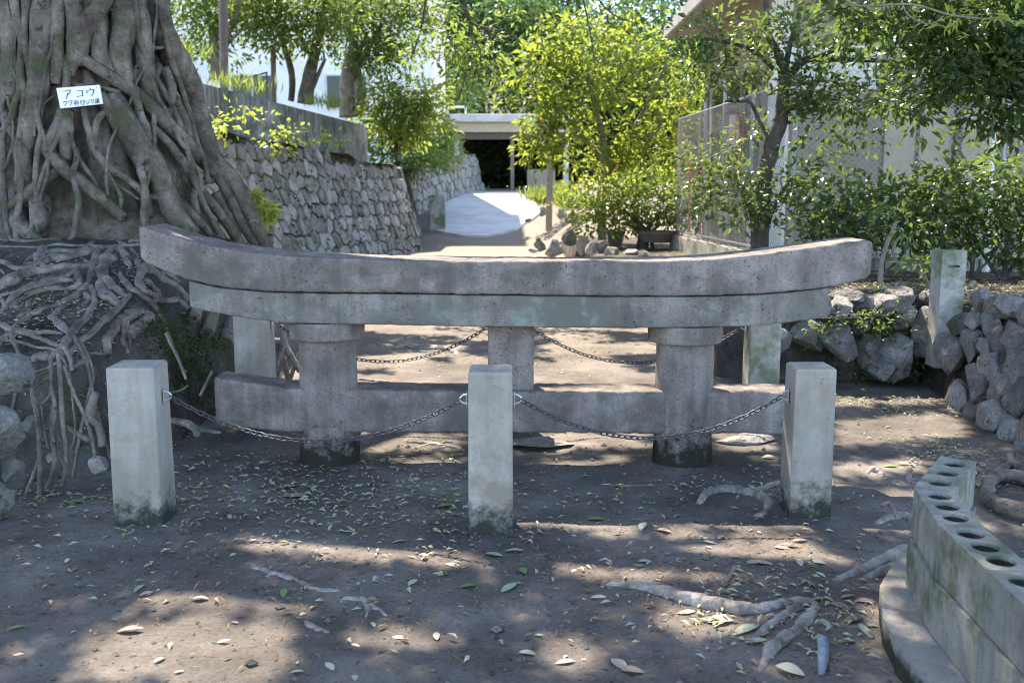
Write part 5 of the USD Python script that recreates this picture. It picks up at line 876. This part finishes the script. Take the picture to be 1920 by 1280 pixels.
# left terrace: trees, poles, buildings
WB = thing('white_building', 'large white building standing beyond the terrace trees at the left', 'building', (-10, 40, 2.2))
xr = -3.0
mk('wall', box(-24, xr, 39, 39.3, 1.0, 14), WHITE, WB); mk('wall', box(xr - .3, xr, 39.303, 46, 1.0, 14), WHITE, WB); mk('wall', box(-24, -23.7, 39.303, 46, 1, 14), WHITE, WB); mk('roof', box(-24.2, xr + .2, 38.8, 46.2, 14.003, 14.3), ROOF, WB)
for k in range(5):
    for z in (4.6, 8.2, 11.4):
        x = -21.5 + k * 3.6; w_ = mk('window', box(x, x + 1.6, 38.96, 38.998, z, z + 1.3), PALEPOLE, WB)
        mk('pane', box(x + .06, x + .77, 38.945, 38.957, z + .06, z + 1.24), GLASSM, w_); mk('pane', box(x + .83, x + 1.54, 38.945, 38.957, z + .06, z + 1.24), GLASSM, w_)
TL = [('terrace_tree', 'pale multi-stemmed tree on the terrace just right of the fig trunk', 23, (410, 140), [(360, 40, 23, 60, 50, 26), (440, 30, 23, 70, 40, 30), (400, 90, 23, 60, 34, 14), (500, 70, 23.5, 40, 30, 12), (340, -40, 23, 90, 60, 40), (450, -50, 23, 90, 60, 40)], [[(405, 150, 26), (404, 90, 20), (395, 40, 14), (370, -30, 9)], [(408, 130, 18), (425, 70, 14), (445, 20, 10), (460, -40, 7)], [(400, 125, 8), (380, 100, 6), (360, 80, 3)], [(420, 90, 8), (450, 60, 5), (490, 30, 3)]], L_TER, PALEB),
      ('terrace_tree', 'dark curving-trunked tree on the terrace before the white wall', 24.5, (548, 190), [(500, 30, 24, 60, 40, 34), (560, 20, 24, 70, 40, 40), (600, 70, 24, 50, 34, 22), (540, 75, 24, 40, 24, 10), (620, 20, 24, 60, 50, 34), (560, -50, 24, 120, 50, 50), (480, -10, 24, 70, 40, 26)], [[(545, 190, 12), (548, 150, 13), (540, 110, 12), (530, 80, 10), (510, 40, 6)], [(572, 195, 30), (578, 150, 26), (590, 100, 20), (600, 50, 14), (610, -20, 10)], [(585, 110, 10), (565, 70, 8), (545, 30, 5)], [(578, 180, 12), (592, 150, 9), (610, 110, 6)]], L_TER, TREEB),
      ('terrace_tree', 'stout-trunked tree on the terrace beside the end of the parapet', 26, (655, 215), [(690, 40, 26, 60, 46, 40), (650, 20, 26, 60, 40, 36), (740, 60, 26, 60, 46, 36), (710, 110, 26, 50, 34, 26), (770, 40, 26, 40, 50, 22), (660, 90, 26, 40, 30, 14), (700, -50, 26, 130, 50, 60), (740, 120, 26, 40, 26, 14), (800, 10, 26, 34, 30, 14)], [[(652, 220, 34), (650, 170, 30), (655, 120, 24), (665, 70, 16), (670, 0, 10)], [(660, 150, 14), (690, 90, 10), (720, 40, 6)], [(672, 215, 14), (676, 170, 12), (672, 120, 10), (690, 60, 6)]], L_TER, PALEB)]
for k, (nm, lab, Y_, base, bs, brs, lm, bm) in enumerate(TL): tree(nm, lab, 'tree', Y_, base, bs, brs, .16, .07, lm, bm, 14, .22, 50 + k, 1.5)
tree('overhanging_shrub', 'bright broad-leaved shrub hanging over the end of the retaining wall', 'shrub', 25.6, (745, 275), [(720, 190, 25.6, 40, 30, 30), (770, 180, 25.4, 50, 26, 34), (800, 185, 25.2, 30, 20, 16), (740, 230, 25.4, 50, 30, 36), (790, 225, 25.3, 40, 30, 30), (770, 255, 25.4, 34, 20, 16), (710, 165, 25.6, 24, 16, 8)], [[(745, 285, 14), (748, 250, 12), (755, 210, 8)], [(745, 270, 8), (775, 230, 6), (790, 200, 4)], [(742, 270, 8), (720, 230, 6), (712, 190, 4)]], .2, .075, L_SUN, TREEB, 13, .2, 61, 1.1)
tree('slope_bush', 'green bushy growth behind the far end of the fitted stone wall, below the overhanging shrub', 'shrub', 30.5, (750, 320), [(700, 262, 30.5, 30, 28, 24), (735, 285, 30.5, 34, 34, 34), (775, 295, 30.5, 30, 34, 30), (760, 255, 30.8, 40, 30, 30), (810, 305, 31, 20, 22, 16), (690, 235, 30.5, 22, 20, 12)], [[(745, 325, 7), (742, 290, 5), (736, 265, 3)], [(770, 325, 6), (775, 300, 4)]], .2, .08, L_TER, TREEB, 13, .22, 64, 1.1)
tree('slope_bush', 'soft green bush on the slope left of the covered gate', 'shrub', 36, (815, 310), [(800, 250, 36, 26, 34, 30), (825, 265, 36, 22, 34, 30), (810, 290, 36, 30, 16, 24), (845, 290, 36.5, 12, 20, 12)], [[(812, 315, 6), (812, 280, 5), (806, 250, 3)], [(826, 315, 5), (828, 280, 4)]], .22, .09, L_SUN, TREEB, 14, .25, 62, 1.2)
for px, Y_, b0, b1, w, lab in ((418, 21, 150, -60, 16, 'tall brown steel pole on the terrace behind the parapet'), (512, 24, 185, 85, 10, 'short brown post on the terrace, right of the tall pole')):
    p0, p1 = at(px, b0, Y_), at(px, b1, Y_); s = scale(p0); t = thing('steel_pole', lab, 'pole', p0); mk('pole', tube([p0 - [0, 0, .8], p1], w / 2 * s, 3, 12), BROWN, t, 40); mk('base_plate', box(p0[0] - w * s, p0[0] + w * s, p0[1] - w * s, p0[1] + w * s, p0[2] - .8, p0[2] - .76), BROWN, t)
p = at(500, 148, 23.6); t = thing('hand_rail', 'thin dark hand rail on the terrace beside the brown post', 'railing', p); mk('top_rail', tube([at(465, 145, 23.6), at(502, 136, 23.6)], .02, 3, 8), DARKM, t); mk('upright', tube([at(500, 137, 23.6), at(500, 185, 23.6)], .02, 3, 8), DARKM, t)
def vine(label, spots, Y, L, W, m, n=5):
    t = thing('wall_plant', label, 'plant', at(spots[0][0], spots[0][1], Y[0])); mk('foliage', crown([(at(a, b, np.interp(a, [380, 760], Y)), (.12, .1, .1), n) for a, b in spots], L, W, 6, .1, len(spots)), m, t)
vine('yellow-green creeper leaves along the top of the fitted stone wall', [(385, 222), (400, 238), (415, 228), (395, 250), (425, 240), (490, 230), (520, 245), (545, 246), (500, 262), (530, 280), (540, 262), (590, 256), (620, 258), (640, 262), (440, 206), (462, 205)], (15.6, 25.4), .13, .075, L_FATS, 3)
t = thing('fatsia_plant', 'bright palmate-leaved plant beside the fig roots below the stone wall', 'plant', at(490, 390, 10)); P = [at(a, b, 10) for a, b in ((478, 372), (492, 385), (505, 392), (470, 362), (500, 405))]; g_ = np.random.default_rng(2); pos, dd = [], []
for q in P:
    for k in range(7): an = -1.9 + k * .55; pos.append(q); dd.append([math.cos(an - .6), -.35, -.25 + .8 * math.sin(an - .6)])
mk('leaves', leaves(np.array(pos), np.array(dd), np.tile([0, -1, .5], (len(pos), 1)) + g_.normal(size=(len(pos), 3)) * .2, .16, .05), L_FATS, t); mk('stem', tube([at(490, 430, 10), at(488, 400, 10), at(486, 380, 10)], .012, 8, 6), PALEB, t)
tuft('weeds growing along the top of the parapet', [(430, 165, 18.5), (460, 170, 19.2), (490, 178, 20.5), (350, 110, 16.3), (620, 205, 23), (600, 200, 22.5), (440, 168, 18.8)], 260, .32, .03, L_GRASS, 'weed_clump')
# overhanging twigs at the top centre
t = thing('overhanging_branch', 'dark crooked branch with drooping pale leaves hanging in from above the path', 'branch', at(900, 30, 14))
branches([[(850, -40, 12), (872, 15, 11), (885, 45, 9), (915, 55, 8), (950, 62, 6), (975, 80, 4)], [(885, 45, 5), (884, 90, 4), (870, 150, 3), (862, 180, 2)], [(915, 55, 4), (925, 95, 3), (930, 130, 2)], [(800, -20, 5), (790, 50, 4), (770, 110, 3)], [(950, 62, 3), (955, 100, 2)]], 14, m=TREEB, parent=t)
mk('foliage', crown([blob(850, 90, 14, 30, 40, 16), blob(900, 100, 14, 40, 34, 20), blob(870, 150, 14, 30, 30, 16), blob(930, 120, 14, 24, 26, 6), blob(840, 40, 14, 40, 30, 8), blob(790, 90, 14, 26, 40, 8), blob(990, 60, 14, 40, 30, 4), blob(960, 20, 14, 40, 30, 5)], .13, .05, 9, .16, 71, 1, .2, .9), L_TER, t)
t = thing('overhanging_branch', 'thin bare twigs with a few leaves hanging from above, right of the crooked branch', 'branch', at(1130, 20, 13)); branches([[(1085, -30, 4), (1098, 20, 3.5), (1108, 70, 3), (1116, 120, 2)], [(1110, -30, 4), (1135, 15, 3), (1165, 35, 2.5), (1200, 45, 1.5)]], 13, m=TREEB, parent=t); mk('foliage', crown([blob(1110, 60, 13, 40, 40, 9), blob(1180, 20, 13, 50, 20, 9)], .1, .04, 7, .15, 72, 1, .2, .8), L_TER, t)
t = thing('overhanging_branch', 'long drooping twig with pale shoots at the top right, nearest the viewer', 'branch', at(1790, 20, 6.5)); branches([[(1560, -20, 4), (1620, 12, 4), (1700, 8, 4), (1790, 30, 4), (1850, 36, 3), (1905, 40, 2)], [(1690, -10, 3), (1700, 25, 3), (1740, 45, 3), (1770, 30, 2)], [(1620, 10, 3), (1640, 20, 2), (1650, 14, 2)]], 6.5, m=PALEB, parent=t); mk('foliage', crown([blob(1790, 32, 6.5, 12, 10, 3), blob(1868, 32, 6.5, 12, 10, 3), blob(1905, 40, 6.5, 10, 10, 2), blob(1745, 46, 6.5, 8, 6, 1), blob(1830, 70, 6.5, 8, 12, 1)], .07, .022, 8, .04, 73, 1, .1, .2), L_FATS, t)

# ------------------------------------------------------------------ covered gate and the wood beyond
Y = 45; gz = float(hground(0, 45)); gt = thing('covered_gate', 'flat-roofed covered gate over the far end of the path, dark inside', 'gate', (0, Y, gz))
X = lambda px: at(px, 300, Y)[0]
Zp = lambda py: at(900, py, Y)[2]
mk('roof', box(X(836), X(1075), Y - .8, Y + 8.5, Zp(231), Zp(216), .03), PATHC, gt); mk('beam', box(X(846), X(1065), Y - .5, Y - .2, Zp(249), Zp(231) - .003), CREAM, gt); mk('lintel', box(X(862), X(1060), Y - .3, Y, Zp(262), Zp(249) - .003), BROWN, gt)
mk('soffit', box(X(840), X(1070), Y + .003, Y + 8.3, Zp(240), Zp(231) - .003), WOOD, gt)
for a, b, m, z0_ in ((849, 862, PALEPOLE, gz - .3), (863, 868, WOOD, gz - .3), (957, 964, WOOD, gz - .3), (1056, 1066, PALEPOLE, gz - .3)): mk('post', box(X(a), X(b), Y - .15, Y + .1, z0_, Zp(262) if a > 862 else Zp(249) - .003, .01), m, gt)
mk('side_pier', box(X(988), X(1040), Y - .6, Y - .2, gz - .4, Zp(318), .02), PLASTER, gt); mk('back_wall', box(X(1000), X(1072), Y + 7, Y + 7.2, gz - .4, Zp(262)), GREYW, gt)
for a in (842, 875): mk('roof_railing', tube([[X(a), Y - .6, Zp(216)], [X(a), Y - .6, Zp(203)]], .04, 3, 8), WHITE, gt)
mk('roof_railing', tube([[X(842), Y - .6, Zp(203)], [X(875), Y - .6, Zp(203)]], .04, 3, 8), WHITE, gt)
g_ = np.random.default_rng(17)
def ftree(x, y, h, r, lm, lab, sd, L=.4, n=260):
    z = 1.5 + 15 * float(sst((y - 54) / 60)) - .5; t = thing('forest_tree', lab, 'tree', (x, y, z), 'trees of the wood beyond the gate')
    mk('trunk', tube([[x, y, z], [x + .2, y, z + h * .4], [x, y, z + h * .8]], [.3, .22, .08], 8, 7, .1, sd), TREEB, t, True)
    gg = np.random.default_rng(sd); bl = []
    for k in range(9):
        a = gg.uniform(0, 6.28); q = gg.uniform(.2, .8); hz = gg.uniform(.12, .95); bl.append((np.array([x + math.cos(a) * r * q, y + math.sin(a) * r * q, z + h * hz]), (r * .45, r * .45, h * .13), n // 9))
    mk('crown', crown(bl, L, L * .5, 15, .5, sd, 1, .55), lm, t)
ORD = ['first', 'second', 'third', 'fourth', 'fifth', 'sixth', 'seventh', 'eighth', 'ninth']; ROW = ['nearest', 'second', 'third', 'farthest']
words = ['tall', 'broad', 'leaning', 'dense', 'airy', 'round-headed', 'dark', 'layered']
k = 0
for row, (y, h) in enumerate(((53.5, 8), (60, 11), (68, 13), (78, 15))):
    c_ = 0
    for x in np.arange(-9, 24, 4.2 + row * .5):
        if row == 0 and -3.8 < x < 6: continue
        ftree(x + g_.uniform(-1, 1) + row, y + g_.uniform(-1.5, 1.5), h * g_.uniform(.85, 1.2), 3.3 + .3 * row, L_FAR if (row % 2 or k % 3) else L_DRK, f'leafy tree beyond the covered gate, {ORD[c_]} from left in the {ROW[row]} row', 400 + k); k += 1; c_ += 1
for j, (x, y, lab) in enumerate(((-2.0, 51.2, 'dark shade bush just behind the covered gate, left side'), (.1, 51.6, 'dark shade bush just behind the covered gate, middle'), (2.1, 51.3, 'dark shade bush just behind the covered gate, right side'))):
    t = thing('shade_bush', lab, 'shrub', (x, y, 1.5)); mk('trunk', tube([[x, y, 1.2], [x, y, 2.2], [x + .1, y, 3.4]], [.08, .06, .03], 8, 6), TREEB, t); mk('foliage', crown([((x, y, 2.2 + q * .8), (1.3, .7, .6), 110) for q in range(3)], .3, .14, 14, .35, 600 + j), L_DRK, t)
